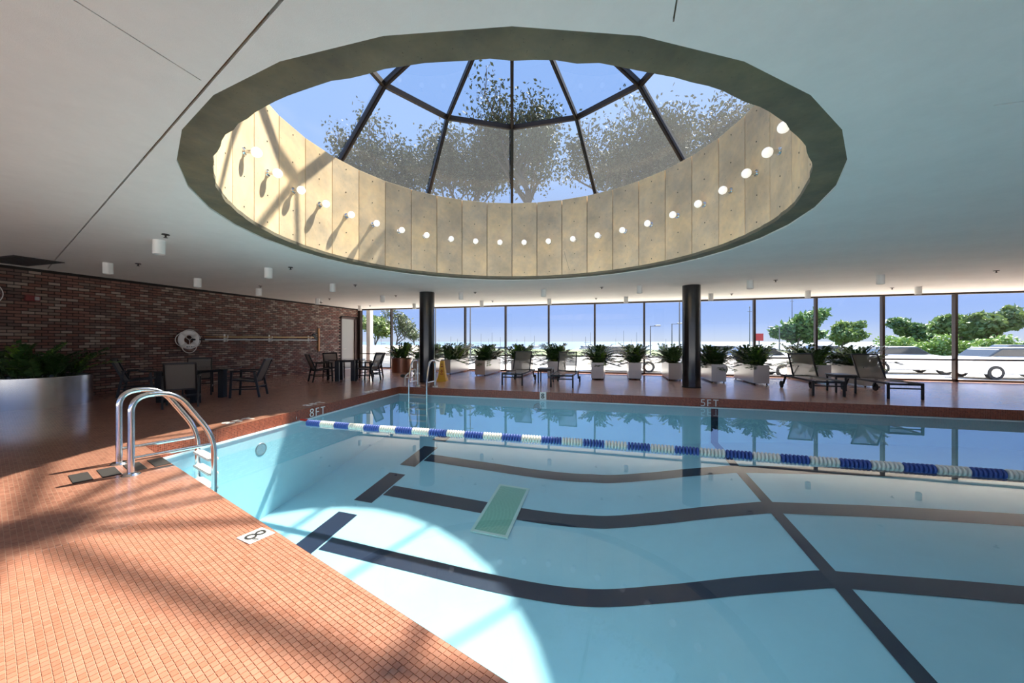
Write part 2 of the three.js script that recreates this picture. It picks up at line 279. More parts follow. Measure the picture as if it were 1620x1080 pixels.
{
  const w = 2 * R_WELL * Math.tan(Math.PI / 36) - .012, plug = new THREE.CylinderGeometry(.011, .011, .006, 8).rotateX(Math.PI / 2), plugMat = std({ color: L(.05, .04, .03), roughness: 1 });
  for (let i = 0; i < 36; i++) {
    const a = (5 + 10 * i) * Math.PI / 180, dx = Math.sin(a) * RX + Math.cos(a) * FX, dz = Math.sin(a) * RZ + Math.cos(a) * FZ;
    const g = new RoundedBoxGeometry(w, 1.93, .16, 1, .006), p = g.attributes.position, uv = g.attributes.uv, ox = (i * .37) % 1, oy = (i * .61) % 1;
    for (let k = 0; k < p.count; k++) uv.setXY(k, p.getX(k) / 2.2 + ox, p.getY(k) / 2.2 + oy);
    const o = part(i ? `panel_${String(i).padStart(3, '0')}` : 'panel', g, concrete, well);
    o.position.set(SKY[0] + dx * (R_WELL + .08), CEIL + .07 + .965, SKY[1] + dz * (R_WELL + .08)); o.rotation.y = Math.atan2(-dx, -dz);
    if (i === 2) { const c = part('crack', bar(V(-.27, -.36, .0805), V(-.13, -.86, .0805), .008, .003), plugMat, o); c.userData.label = 'thin dark diagonal crack'; }
    for (const y of [3.17, 3.58, 4.4, 4.87]) { const h = part('tie_hole', plug, plugMat, o); h.position.set((((i * 7 + y * 3) % 1) - .5) * .02, y - CEIL - 1.035, .0805); }
  }
}
{ // dome
  const d = thing('dome_skylight', 'faceted glass dome with dark bronze ribs over the pool', 'skylight', [SKY[0], 5.04, SKY[1]]);
  const pt = (r, y, deg) => { const a = deg * Math.PI / 180; return V(r * (Math.sin(a) * RX + Math.cos(a) * FX), y, r * (Math.sin(a) * RZ + Math.cos(a) * FZ)); };
  const R0 = 4.75, R1 = 3.0, H1 = 1.51, H2 = 2.40, RH = .32, n = 12, HH = H1 + (H2 - H1) * (R1 - RH) / R1;
  const base = [...Array(n + 1)].map((_, i) => pt(R0, .03, i * 30));
  for (let i = 0; i < n; i++) {
    const a = i * 30, b = a + 30, A = pt(R0, 0, a), B = pt(R0, 0, b), C = pt(R1, H1, a), D = pt(R1, H1, b), E = pt(RH, HH, a), Fq = pt(RH, HH, b);
    part('lower_rib', [bar(A, C, .075, .12), bar(A.clone().multiplyScalar(.99), C.clone().multiplyScalar(.985), .03, .13)], bronze, d);
    part('upper_rib', [bar(C, E, .07, .11), bar(C.clone().multiplyScalar(.985), E.clone().multiplyScalar(.985), .03, .12)], bronze, d);
    part('ring_bar', [bar(C, D, .075, .1), bar(C.clone().multiplyScalar(.987), D.clone().multiplyScalar(.987), .03, .1)], bronze, d);
    part('base_bar', bar(base[i], base[i + 1], .1, .08), bronze, d);
    part('lower_pane', quad(A, B, D, C), dustyGlass, d);
    part('upper_pane', quad(C, D, Fq, E), domeGlass, d);
  }
  part('hub', new THREE.CylinderGeometry(RH, RH, .1, 24).translate(0, HH, 0), bronze, d);
}
{ // globe bulb sconces round the well
  const globeMat = phys({ color: L(.92, .90, .86), roughness: .25, emissive: L(1, .95, .86), emissiveIntensity: .5 });
  let n = 0; const src = [];
  for (let deg = -105; deg <= 115; deg += 10) {
    const a = deg * Math.PI / 180, dx = Math.sin(a) * RX + Math.cos(a) * FX, dz = Math.sin(a) * RZ + Math.cos(a) * FZ, p = [SKY[0] + dx * R_WELL, 3.92, SKY[1] + dz * R_WELL], turn = Math.atan2(-dx, -dz);
    const label = `white globe bulb on a short chrome socket, ${ORD[n]} from the left round the skylight`;
    if (!n) {
      const o = thing('globe_sconce', label, 'light', p, turn, 'globe bulbs ringing the skylight'); src.push(o);
      part('wall_plate', new THREE.CylinderGeometry(.052, .056, .014, 20).rotateX(Math.PI / 2).translate(0, 0, .007), chrome, o);
      part('socket', [new THREE.CylinderGeometry(.026, .03, .075, 16).rotateX(Math.PI / 2).translate(0, 0, .05), new THREE.CylinderGeometry(.034, .034, .012, 16).rotateX(Math.PI / 2).translate(0, 0, .085)], chrome, o);
      part('globe', new THREE.SphereGeometry(.068, 20, 14).translate(0, 0, .148), globeMat, o);
    } else copyOf(src[0], p, turn, label);
    n++;
  }
}

// ---------------------------------------------------------------- walls
const wallLeft = structure('wall_left', 'brown brick wall');
{
  const BL = .2, CH = .07, r = RNG(41), base = [[.15, .062, .046], [.125, .06, .048], [.20, .095, .07], [.24, .165, .13], [.11, .065, .055], [.17, .07, .05], [.29, .22, .18], [.17, .115, .09]];
  const bump = (() => { const a = noiseField(128, 71); return tex(128, 128, (i, j) => { const q = clamp(130 + (a[j * 128 + i] - .5) * 160); return [q, q, q]; }, false); })();
  const mats = base.map((c) => std({ color: L(...c), roughness: .62, bumpMap: bump, bumpScale: .003 })), any = std({ color: L(1, 1, 1), roughness: .62, bumpMap: bump, bumpScale: .003 });
  part('mortar', [box(WALL_L - .25, WALL_L - .012, 0, CEIL + .1, Z_WIN - .2, -15.78), box(WALL_L - .25, WALL_L - .012, 2.55, CEIL + .1, -15.78, -14.68), box(WALL_L - .25, WALL_L - .012, 0, CEIL + .1, -14.68, Z_NEAR + .2)], std({ color: L(.018, .014, .012), roughness: .95 }), wallLeft);
  const geo = new THREE.BoxGeometry(.02, CH - .016, BL - .015), list = [];
  for (let c = 0; (c + 1) * CH <= CEIL + .01; c++) for (let k = 0; ; k++) {
    const z = -15.97 + (k + (c % 2 ? .5 : 1)) * BL; if (z > Z_NEAR - .1) break; const y = (c + .5) * CH;
    if (z > -15.89 && z < -14.57 && y < 2.58) continue;
    list.push([y, z, r(), r(), z < -3.9 ? Math.hypot(WALL_L, z, y - 1.35) : 1e6]);
  }
  list.sort((a, b) => a[4] - b[4]);
  list.slice(0, 300).forEach(([y, z, q, t], i) => { const o = part(i ? `brick_${String(i).padStart(3, '0')}` : 'brick', geo, mats[Math.floor(q * 8)], wallLeft); o.position.set(WALL_L - .01 + t * .003, y, z); });
  const rest = list.slice(300), im = new THREE.InstancedMesh(geo, any, rest.length), M = new THREE.Matrix4();
  rest.forEach(([y, z, q, t], i) => { im.setMatrixAt(i, M.makeTranslation(WALL_L - .01 + t * .003, y, z)); im.setColorAt(i, mats[Math.floor(q * 8)].color); });
  im.name = 'further_bricks'; im.userData.kind = 'stuff'; wallLeft.add(im);
}
{ // door at the end of the brick wall
  const d = structure('door_1', 'pale grey door in a dark frame at the end of the brick wall');
  part('leaf', box(WALL_L - .1, WALL_L - .05, .01, 2.45, -15.68, -14.76), std({ color: L(.36, .37, .35), roughness: .3 }), d);
  part('door_frame', [box(WALL_L - .2, WALL_L + .015, 0, 2.55, -15.78, -15.68), box(WALL_L - .2, WALL_L + .015, 0, 2.55, -14.76, -14.68), box(WALL_L - .2, WALL_L + .015, 2.46, 2.55, -15.78, -14.68)], std({ color: L(.06, .035, .03), roughness: .6 }), d);
  part('handle', sweep([V(WALL_L - .05, 1.0, -14.9), V(WALL_L + .0, 1.0, -14.9), V(WALL_L + .0, 1.0, -15.02)], .012, 8), chrome, d);
}
const mull = (n) => -.83 + 1.985 * n;
function bay(name, ax, a, b, at, label) { // a glazed bay between two mullions; ax 'x' runs along x at z = at, ax 'z' along z at x = at
  const w = structure(name, label), P = (t, y, o) => ax === 'x' ? V(t, y, at + o) : V(at + o, y, t), q = (t0, t1, y0, y1, o0, o1) => { const A = P(t0, y0, o0), B = P(t1, y1, o1); return box(Math.min(A.x, B.x), Math.max(A.x, B.x), y0, y1, Math.min(A.z, B.z), Math.max(A.z, B.z)); };
  part('mullion', q(b - .035, b + .035, 0, CEIL, -.09, .06), bronze, w);
  part('head_rail', q(a, b, CEIL - .06, CEIL, -.08, .05), bronze, w);
  part('transom', q(a, b, .705, .755, -.06, .04), bronze, w);
  part('sill_rail', q(a, b, 0, .065, -.08, .06), bronze, w);
  part('upper_pane', quad(P(a, .75, 0), P(b, .75, 0), P(b, CEIL - .05, 0), P(a, CEIL - .05, 0)), glass, w);
  part('lower_pane', quad(P(a, .05, 0), P(b, .05, 0), P(b, .71, 0), P(a, .71, 0)), glass, w);
  return w;
}
let bays = 0;
for (let n = -6; n < 8; n++) { const a = Math.max(mull(n), WALL_L), b = mull(n + 1); const w = bay(`window_${++bays}`, 'x', a, b, Z_WIN, 'full-height window bay facing the car park'); if (n === -6) part('mullion', box(WALL_L, WALL_L + .14, 0, CEIL, Z_WIN - .09, Z_WIN + .1), bronze, w); }
{ const w = structure('wall_right', 'plain pale wall at the right end'); part('plaster', box(WALL_R, WALL_R + .2, 0, CEIL + .1, Z_WIN - .2, Z_NEAR + .2), std({ color: L(.6, .58, .54), roughness: .9 }), w); }
for (let k = 0; k < 13; k++) bay(`window_${++bays}`, 'x', WALL_L + k * 2.131, WALL_L + (k + 1) * 2.131, Z_NEAR, 'full-height window bay behind the near deck');
{
  const t = structure('trim_1', 'pale corner post between brick wall and windows');
  part('post', box(WALL_L + .24, WALL_L + .46, -.4, CEIL + .2, Z_WIN - .5, Z_WIN - .25), whiteMetal, t);
}
// columns
for (const [x, z, label] of [[-6.1, -11.12, 'glossy black round column behind the far pool ladder'], [2.17, -11.86, 'glossy black round column beside the five foot mark']]) {
  const c = thing('round_column', label, 'column', [x, 0, z], 0, 'black columns before the windows');
  part('shaft', new THREE.CylinderGeometry(.25, .25, CEIL, 40).translate(0, CEIL / 2, 0), phys({ color: L(.008, .008, .009), roughness: .22, clearcoat: .5, clearcoatRoughness: .1 }), c);
  part('base_ring', new THREE.CylinderGeometry(.258, .258, .03, 40).translate(0, .015, 0), blackTube, c);
}

// ---------------------------------------------------------------- ceiling fittings
{
  const spots = [[-7.18, -4.21, 'above the near deck beside the skylight'], [-10.28, -5.13, 'near the brick wall above the steel drum planter'], [-10.53, -7.02, 'near the brick wall above the lifebuoy'], [-7.51, -6.46, 'left of the skylight above the round glass table'], [-10.72, -8.89, 'near the middle of the brick wall'], [-7.79, -8.72, 'left of the skylight above the pool edge'], [-11.0, -11.53, 'at the far end of the brick wall'], [-11.35, -14.41, 'in the corner before the first window'], [-8.09, -11.49, 'above the far table'], [-8.46, -14.3, 'just left of the black column behind the ladder'],
    [-5.03, -11.5, 'first of the inner row right of the ladder column'], [-5.21, -14.0, 'first of the window row right of the ladder column'], [-2.18, -11.47, 'second of the inner row right of the ladder column'], [-2.45, -14.08, 'second of the window row right of the ladder column'], [.39, -14.15, 'third of the window row right of the ladder column'], [.7, -11.47, 'third of the inner row right of the ladder column'], [3.19, -14.08, 'first of the window row right of the middle column'], [3.51, -11.27, 'first of the inner row right of the middle column'], [6.04, -14.09, 'second of the window row right of the middle column'], [6.35, -11.25, 'second of the inner row right of the middle column'], [8.83, -14.0, 'last of the window row on the right']];
  let src;
  for (const [x, z, w] of spots) {
    const label = `white cylinder ceiling downlight ${w}`;
    if (src) { copyOf(src, [x, CEIL, z], 0, label); continue; }
    src = thing('ceiling_downlight', label, 'light', [x, CEIL, z], 0, 'cylinder downlights');
    part('housing', [new THREE.CylinderGeometry(.08, .08, .225, 28, 1, true).translate(0, -.1125, 0), new THREE.CylinderGeometry(.073, .073, .225, 28, 1, true).translate(0, -.1125, 0), new THREE.RingGeometry(.073, .08, 28).rotateX(Math.PI / 2).translate(0, -.225, 0)], std({ color: L(.80, .79, .76), roughness: .5, side: THREE.DoubleSide }), src);
    part('baffle', new THREE.CylinderGeometry(.072, .072, .02, 24).translate(0, -.18, 0), std({ color: L(.02, .02, .02), roughness: .9 }), src);
  }
  const spr = [[-6.66, -3.99], [-9.72, -5.33], [-6.94, -6.51], [-10.13, -8.45], [-7.29, -9.05], [-10.55, -11.65], [-7.55, -11.5], [-10.86, -14.48], [-4.51, -11.48], [-4.79, -14.11], [-.39, -11.45], [-.7, -14.32], [4.15, -11.39], [3.88, -14.27], [8.19, -14.0], [8.54, -11.26]];
  const order = spr.map((p) => p).sort((a, b) => (a[0] * RX + a[1] * RZ) / (a[0] * FX + a[1] * FZ) - (b[0] * RX + b[1] * RZ) / (b[0] * FX + b[1] * FZ)); let s0;
  order.forEach(([x, z], i) => {
    const label = `small dark sprinkler head on the ceiling, ${ORD[i]} from the left`; if (s0) { copyOf(s0, [x, CEIL, z], 0, label); return; }
    s0 = thing('sprinkler_head', label, 'sprinkler', [x, CEIL, z], 0, 'ceiling sprinklers'); const m = std({ color: L(.05, .045, .04), roughness: .5, metalness: .4 });
    part('escutcheon', new THREE.CylinderGeometry(.045, .05, .012, 20).translate(0, -.006, 0), m, s0); part('deflector', [new THREE.CylinderGeometry(.012, .012, .04, 10).translate(0, -.03, 0), new THREE.CylinderGeometry(.026, .026, .004, 14).translate(0, -.052, 0)], m, s0);
  });
  const v = thing('ceiling_vent', 'dark slatted air vent in the ceiling above the drum planter', 'vent', [-11.7, CEIL, -4.5]), vm = std({ color: L(.09, .095, .1), roughness: .5, metalness: .4 });
  part('frame', [box(-.65, .65, -.012, 0, -.34, -.3), box(-.65, .65, -.012, 0, .3, .34), box(-.65, -.61, -.012, 0, -.34, .34), box(.61, .65, -.012, 0, -.34, .34)], vm, v);
  part('backing', box(-.62, .62, -.004, -.002, -.31, .31), darkGap, v);
  const sg = bar(V(-.61, -.006, 0), V(.61, -.006, 0), .022, .003).rotateX(0); for (let k = 0; k < 14; k++) { const s = part(k ? `slat_${String(k).padStart(3, '0')}` : 'slat', sg, vm, v); s.position.z = -.27 + k * .0415; }
  const cam = thing('dome_camera', 'small white security camera under the ceiling at the far brick wall', 'camera', [-11.55, CEIL, -12.3]);
  part('base', new THREE.CylinderGeometry(.06, .06, .04, 20).translate(0, -.02, 0), whiteMetal, cam); part('dome', new THREE.SphereGeometry(.055, 18, 10, 0, Math.PI * 2, Math.PI / 2, Math.PI / 2).translate(0, -.04, 0), std({ color: L(.3, .3, .3), roughness: .15 }), cam);
}
{ // on the brick wall
  const m = thing('convex_mirror', 'round convex mirror high on the brick wall at the left edge', 'mirror', [WALL_L + .12, 2.36, -4.36], Math.PI / 2 + .25);
  part('mirror_face', new THREE.SphereGeometry(.3, 32, 12, 0, Math.PI * 2, 0, .85).rotateX(Math.PI / 2).translate(0, 0, -.17), std({ color: L(.9, .92, .92), roughness: .04, metalness: 1 }), m);
  part('rim', new THREE.TorusGeometry(.226, .014, 8, 36).translate(0, 0, .02), whiteMetal, m);
  part('bracket', sweep([V(0, 0, -.12), V(0, 0, .04)], .02, 8), blackTube, m);
  const a = thing('fire_alarm', 'dark red fire alarm box high on the brick wall', 'alarm', [WALL_L, 2.32, -5.02], Math.PI / 2);
  part('body', rbox(.22, .13, .07, .015, 0, 0, .035), std({ color: L(.16, .012, .012), roughness: .4 }), a); part('strobe', rbox(.07, .09, .03, .01, .05, 0, .08), std({ color: L(.35, .3, .3), roughness: .2 }), a);
  const b = thing('lifebuoy', 'white ring lifebuoy with rope hanging on the brick wall', 'lifebuoy', [WALL_L + .1, 1.4, -8.12], Math.PI / 2), wm = std({ color: L(.84, .83, .8), roughness: .5 }), rope = std({ color: L(.75, .73, .69), roughness: .9 });
  b.scale.setScalar(.82);
  part('ring', new THREE.TorusGeometry(.26, .095, 14, 44).scale(1, 1, .75), wm, b);
  for (let k = 0; k < 4; k++) { const q = (k + .5) * Math.PI / 2, s = part('rope_strap', new THREE.TorusGeometry(.101, .018, 8, 20).scale(1, .78, 2.2).rotateX(Math.PI / 2), rope, b); s.position.set(Math.cos(q) * .26, Math.sin(q) * .26, 0); s.rotation.z = q; }
  const arc = (q0, q1, sag) => [...Array(13)].map((_, i) => { const t = i / 12, q = q0 + (q1 - q0) * t, rr = .355 + sag * Math.sin(Math.PI * t); return V(Math.cos(q) * rr, Math.sin(q) * rr, .03); });
  for (const [q0, q1, sag] of [[Math.PI * .25, Math.PI * .75, .02], [Math.PI * .75, Math.PI * 1.25, .10], [Math.PI * 1.25, Math.PI * 1.75, .13], [-Math.PI * .25, Math.PI * .25, .02]]) part('grab_rope', sweep(arc(q0, q1, sag), .013, 8), rope, b);
  part('throw_line', [sweep([V(-.14, .12, .02), V(0, -.02, .04), V(.14, .12, .02)], .014, 8), sweep([V(0, -.02, .04), V(0, -.2, .05)], .014, 8)], rope, b);
  part('lettering', [-.12, -.05, .03, .1].map((x, i) => box(x, x + .045, -.275 + (i % 2) * .01, -.245, .068, .0735)), std({ color: L(.04, .09, .07), roughness: .6 }), b);
  const hk = std({ color: L(.45, .42, .4), roughness: .4, metalness: .6 });
  const p1 = thing('shepherd_pole', 'yellowish wooden rescue pole lying along the brick wall', 'pole', [WALL_L + .12, 1.5, 0]);
  part('shaft', sweep([V(0, 0, -9.0), V(0, .03, -13.0)], .021, 10), std({ color: L(.62, .45, .22), roughness: .5 }), p1); part('tip', sweep([V(0, 0, -8.55), V(0, 0, -9.0)], .016, 8), std({ color: L(.4, .2, .07), roughness: .6 }), p1);
  const p2 = thing('skimmer_pole', 'pale blue metal skimmer pole on the brick wall below the wooden one', 'pole', [WALL_L + .12, 1.41, 0]);
  part('shaft', sweep([V(0, 0, -8.55), V(0, .0, -13.1)], .024, 10), std({ color: L(.42, .5, .56), roughness: .35, metalness: .4 }), p2); part('grip', sweep([V(0, 0, -8.15), V(0, 0, -8.55)], .026, 10), rubber, p2);
  part('net_head', [bar(V(.02, .02, -13.1), V(.02, .26, -12.85), .03, .1), bar(V(.02, .24, -12.85), V(.02, .30, -13.1), .03, .05)], blackTube, p2);
  const p3 = thing('brush_hook', 'tall orange wooden hook board standing at the pole ends on the brick wall', 'hook', [WALL_L, 0, -13.3]);
  part('board', box(.005, .05, .92, 1.93, -.045, .03), std({ color: L(.5, .24, .1), roughness: .6 }), p3); part('hook', sweep(rounded([V(.04, 1.55, -.01), V(.16, 1.55, -.01), V(.16, 1.62, -.01)], .03), .012, 8), hk, p3);
  for (const [z, w] of [[-9.25, 'near the lifebuoy'], [-10.9, 'in the middle of the poles'], [-12.75, 'by the net head']]) {
    const h = thing('pole_bracket', `white pole bracket on the brick wall ${w}`, 'bracket', [WALL_L, 1.4, z]); part('plate', box(0, .02, -.06, .2, -.025, .025), whiteMetal, h);
    part('arm', [sweep(rounded([V(.01, .06, 0), V(.16, .06, 0), V(.16, .16, 0)], .03), .012, 8), sweep(rounded([V(.01, -.04, 0), V(.16, -.04, 0), V(.16, .03, 0)], .03), .012, 8)], whiteMetal, h);
  }
}

// ---------------------------------------------------------------- ladders, depth marks, lane rope
const font = await new FontLoader().loadAsync('fonts/droid/droid_sans_regular.typeface.json');
const fontBold = await new FontLoader().loadAsync('fonts/droid/droid_sans_bold.typeface.json');
function ladder(label, p, turn, w, reach, back, hgt, top) { // local +z points to the water; posts at -back, stringers at +reach
  const o = thing('pool_ladder', label, 'ladder', p, turn, 'chrome pool ladders');
  for (const s of [-1, 1]) {
    const x = s * w / 2;
    part('rail', sweep(rounded([V(x, 0, -back), V(x, hgt, -back), V(x, hgt, -back + .34), V(x, .24, reach), V(x, -1.35, reach)], .2, 10), .0285, 14), chrome, o);
    part('brace', sweep([V(x, .16, -back), V(x, .16, reach)], .019, 12), chrome, o);
    part('flange', [new THREE.CylinderGeometry(.06, .075, .02, 24).translate(x, .01, -back)], chrome, o);
  }
  for (let k = 0; k < 5; k++) {
    const y = top - k * .17, t = part('tread', [rbox(w - .03, .03, .1, .008, 0, y, reach), ...[...Array(9)].map((_, i) => box(-w / 2 + .05 + i * (w - .1) / 8 - .006, -w / 2 + .05 + i * (w - .1) / 8 + .006, y + .013, y + .02, reach - .045, reach + .045))], whiteMetal, o);
    t.userData.label = 'white ribbed step';
  }
  return o;
}
{
  const t = Math.atan2(-EN[0], -EN[1]);
  ladder('near chrome pool ladder with tall curved handrails in the foreground', [(-4.704 - 5.293) / 2, 0, (-2.551 - 2.705) / 2], t, .58, .68, 0, .80, -.03);
  ladder('far chrome pool ladder in front of the black column', [-5.5, 0, -9.98], 0, .58, .5, 0, .78, -.27);
  const strips = [0, 1, 2, 3], sm = std({ color: L(.035, .03, .027), roughness: .9 });
  strips.forEach((k) => { const o = solo('grip_pad', new RoundedBoxGeometry(.36, .006, .13, 1, .002), sm, `dark grip pad on the deck between the near ladder posts, ${ORD[k]} from the water`, 'pad', 'grip pads by the near ladder'); const q = fromEdge(-4.746, .07 + k * .19); o.position.set(q[0], .0035, q[1]); o.rotation.y = -Math.atan2(EU[1], EU[0]); });
}
{
  const white = std({ color: L(.82, .80, .76), roughness: .4 }), black = std({ color: L(.03, .03, .03), roughness: .5 });
  const letters = (text, size, f, m, parent, y0 = 0) => { let x = 0; for (const ch of text) { const g = new TextGeometry(ch, { font: f, size, depth: .004, curveSegments: 6 }); g.computeBoundingBox(); const w = g.boundingBox.max.x - g.boundingBox.min.x; g.translate(-g.boundingBox.min.x + x, y0, 0); part('letter', g, m, parent); x += w + size * .28; } return x; };
  const f1 = thing('depth_marking', 'white 8FT lettering in the tile band of the left pool wall', 'sign', [-5.985, -.185, -6.06], Math.PI / 2 - .06); f1.position.x += .012; letters('8FT', .16, font, white, f1);
  const f2 = thing('depth_marking', 'white 5FT lettering in the tile band of the far pool wall', 'sign', [1.97, -.185, -9.645]); letters('5FT', .16, font, white, f2);
  const f3 = thing('depth_plate', 'small white plate with a black 8 on the far tile band', 'sign', [-1.85, -.10, -9.64]); part('plate', rbox(.18, .2, .012, .003, 0, 0, 0), white, f3); { const h = new THREE.Group(); h.name = 'numeral'; h.position.set(-.05, -.065, .006); f3.add(h); letters('8', .13, fontBold, black, h); }
  const f4 = thing('depth_plate', 'white plate with a black 8 set in the near deck by the pool edge', 'sign', [-2.40, .003, -1.97], -Math.atan2(EU[1], EU[0]) + .12);
  part('plate', rbox(.165, .006, .165, .002, 0, 0, 0), white, f4);
  { const h = new THREE.Group(); h.name = 'numeral'; h.rotation.x = -Math.PI / 2; h.position.set(-.045, .003, .062); f4.add(h); letters('8', .125, font, black, h); const k = new THREE.Group(); k.name = 'unit'; k.rotation.x = -Math.PI / 2; k.position.set(.042, .003, .045); f4.add(k); letters('FT', .022, font, black, k); }
  for (const [z0, label] of [[-5.12, 'white 8FT lettering on the deck top, nearest the camera by the left pool edge'], [-6.85, 'white 8FT lettering on the deck top beside the lane rope anchor'], [-8.9, 'white 8FT lettering on the deck top nearest the far pool corner']]) {
    const o = thing('deck_marking', label, 'sign', [-6.06 - (-5.12 - z0) * .06, .002, z0 + .62], Math.PI / 2); o.rotation.order = 'YXZ'; const h = new THREE.Group(); h.name = 'lettering'; h.rotation.x = -Math.PI / 2; h.position.set(0, 0, 0); o.add(h); letters('8FT', .2, fontBold, white, h);
  }
}
{ // lane rope
  const z0 = -5.72, o = thing('lane_rope', 'blue and white floating lane rope stretched across the pool', 'lane rope', [-5.84, WATER + .012, z0]);
  const end = V(18.8, 0, .26), at = (x) => V(x, 0, .03 * Math.sin(x * .9));
  part('cable', sweep([V(-.13, .07, 0), V(.25, .01, .0), at(6), at(12), at(18.8)], .006, 6), chrome, o);
  part('anchor', [new THREE.TorusGeometry(.022, .007, 8, 16).translate(-.135, .075, 0), new THREE.CylinderGeometry(.03, .03, .012, 16).rotateZ(Math.PI / 2).translate(-.16, .075, 0)], chrome, o);
  part('red_link', new THREE.CylinderGeometry(.018, .024, .16, 10).rotateZ(Math.PI / 2).translate(.06, .045, 0), std({ color: L(.5, .03, .02), roughness: .4 }), o);
  const prof = []; const nd = 7, bl = .318, R = .058;
  for (let k = 0; k < nd; k++) { const y = k * bl / nd, w = bl / nd; prof.push([.018, y + .002], [R * .8, y + .006], [R, y + .016], [R, y + w - .016], [R * .8, y + w - .006], [.018, y + w - .002]); }
  const fg = new THREE.LatheGeometry(prof.map(([x, y]) => new THREE.Vector2(x, y)), 18).rotateZ(-Math.PI / 2), blue = std({ color: L(.045, .09, .34), roughness: .45 }), white = std({ color: L(.80, .77, .68), roughness: .45 });
  for (let k = 0; k < 57; k++) { const x = .15 + k * .326, p = at(x), q = at(x + .32), f = part(k ? `float_${String(k).padStart(3, '0')}` : 'float', fg, k % 2 ? white : blue, o); f.position.copy(p); f.rotation.y = -Math.atan2(q.z - p.z, .32); }
}

// ---------------------------------------------------------------- plants and planters
function fronds(seed, n, place, h, spread, leafLen) { // arching stems with paired glossy leaflets
  const r = RNG(seed), stems = [], P = [], Q = [];
  for (let s = 0; s < n; s++) {
    const [bx, bz, ax, az] = place(r), a = r() * 6.283, dx = ax + Math.cos(a) * .8, dz = az + Math.sin(a) * .8, q = Math.hypot(dx, dz) || 1, len = h * (.75 + r() * .75), pts = []; let lean = .12 + r() * r() * 1.0 * spread, p = V(bx, 0, bz); pts.push(p);
    for (let i = 0; i < 8; i++) { lean = Math.min(1.85, lean + (.05 + .13 * spread * r()) * (.6 + lean * .5)); p = p.clone().add(V(dx / q * Math.sin(lean), Math.cos(lean), dz / q * Math.sin(lean)).multiplyScalar(len / 8)); pts.push(p); }
    stems.push(sweep(pts, (t) => .009 * (1 - t * .7), 5));
    const fresh = r() < .2, dst = fresh ? Q : P;
    for (let i = 3; i < 17; i++) {
      const t = Math.min(1, i / 16 + (r() - .5) * .03) * 8, k = Math.min(7, Math.floor(t)), p = pts[k].clone().lerp(pts[k + 1], t - k), d = pts[k + 1].clone().sub(pts[k]).normalize(), side = d.clone().cross(V(0, 1, 0)).normalize(); if (side.lengthSq() < .1) side.set(1, 0, 0);
      const up = side.clone().cross(d);
      for (const sg of [-1, 1]) {
        const l = leafLen * (.7 + r() * .5), ld = d.clone().multiplyScalar(.55).addScaledVector(side, sg * (.75 + r() * .2)).addScaledVector(up, .15 + (r() - .4) * .5).normalize(), wv = ld.clone().cross(up).normalize().multiplyScalar(l * .27), nn = wv.clone().cross(ld).normalize();
        const m = p.clone().addScaledVector(ld, l * .45).addScaledVector(nn, -l * .05), e = p.clone().addScaledVector(ld, l), A = m.clone().add(wv).addScaledVector(nn, l * .06), B = m.clone().sub(wv).addScaledVector(nn, l * .06);
        for (const T of [[p, A, m], [p, m, B], [A, e, m], [m, e, B]]) for (const v of T) dst.push(v.x, v.y, v.z);
      }
    }
  }
  return { stems: merge(stems), dark: tris(P), fresh: Q.length ? tris(Q) : null };
}
function plant(label, p, turn, src, group) { const o = thing('potted_plant', label, 'plant', p, turn, group); part('stems', src.stems, stemMat, o); part('foliage', src.dark, leafDark, o); if (src.fresh) part('young_foliage', src.fresh, leafFresh, o); return o; }
const troughPlants = [101, 202, 303].map((s) => fronds(s, 96, (r) => { const x = (r() - .5) * .3, z = (r() - .5) * 1.7; return [x, z, x * 2.2, z * .6 + .2]; }, .62, 1.25, .125));
const drumPlant = fronds(404, 60, (r) => { const a = r() * 6.283, q = Math.sqrt(r()) * .6; return [Math.cos(a) * q, Math.sin(a) * q, Math.cos(a) * q * 1.5, Math.sin(a) * q * 1.5]; }, .6, .95, .13);
for (const g of [drumPlant.stems, drumPlant.dark, drumPlant.fresh]) { const p = g.attributes.position; for (let i = 0; i < p.count; i++) p.setX(i, Math.max(p.getX(i), -.74)); }
const roundPlant = fronds(505, 34, (r) => { const a = r() * 6.283, q = Math.sqrt(r()) * .3; return [Math.cos(a) * q, Math.sin(a) * q, Math.cos(a) * q * 2, Math.sin(a) * q * 2]; }, .56, .8, .125);
function drum(label, p, r, h, m, plantLabel, src) {
  const o = thing('drum_planter', label, 'planter', p), pr = [[r - .02, .02], [r, .0], [r, h - .008], [r - .006, h], [r - .02, h], [r - .02, h - .1]];
  part('shell', new THREE.LatheGeometry(pr.map(([x, y]) => new THREE.Vector2(x, y)), 72), new THREE.MeshStandardMaterial({ ...{ color: m.color, roughness: m.roughness, metalness: m.metalness }, side: THREE.DoubleSide }), o);
  part('soil', new THREE.CylinderGeometry(r - .02, r - .02, .03, 40).translate(0, h - .09, 0), soilMat, o);
  plant(plantLabel, [p[0], h - .07, p[2]], 0, src, 'leafy pot plants');
}
drum('large brushed steel drum planter against the brick wall', [-11.83, 0, -4.78], .78, .62, brushed, 'bushy dark green plant in the steel drum planter', drumPlant);
drum('copper coloured round planter before the first windows', [-9.17, 0, -14.42], .43, .62, copper, 'leafy plant in the copper coloured round planter', roundPlant);
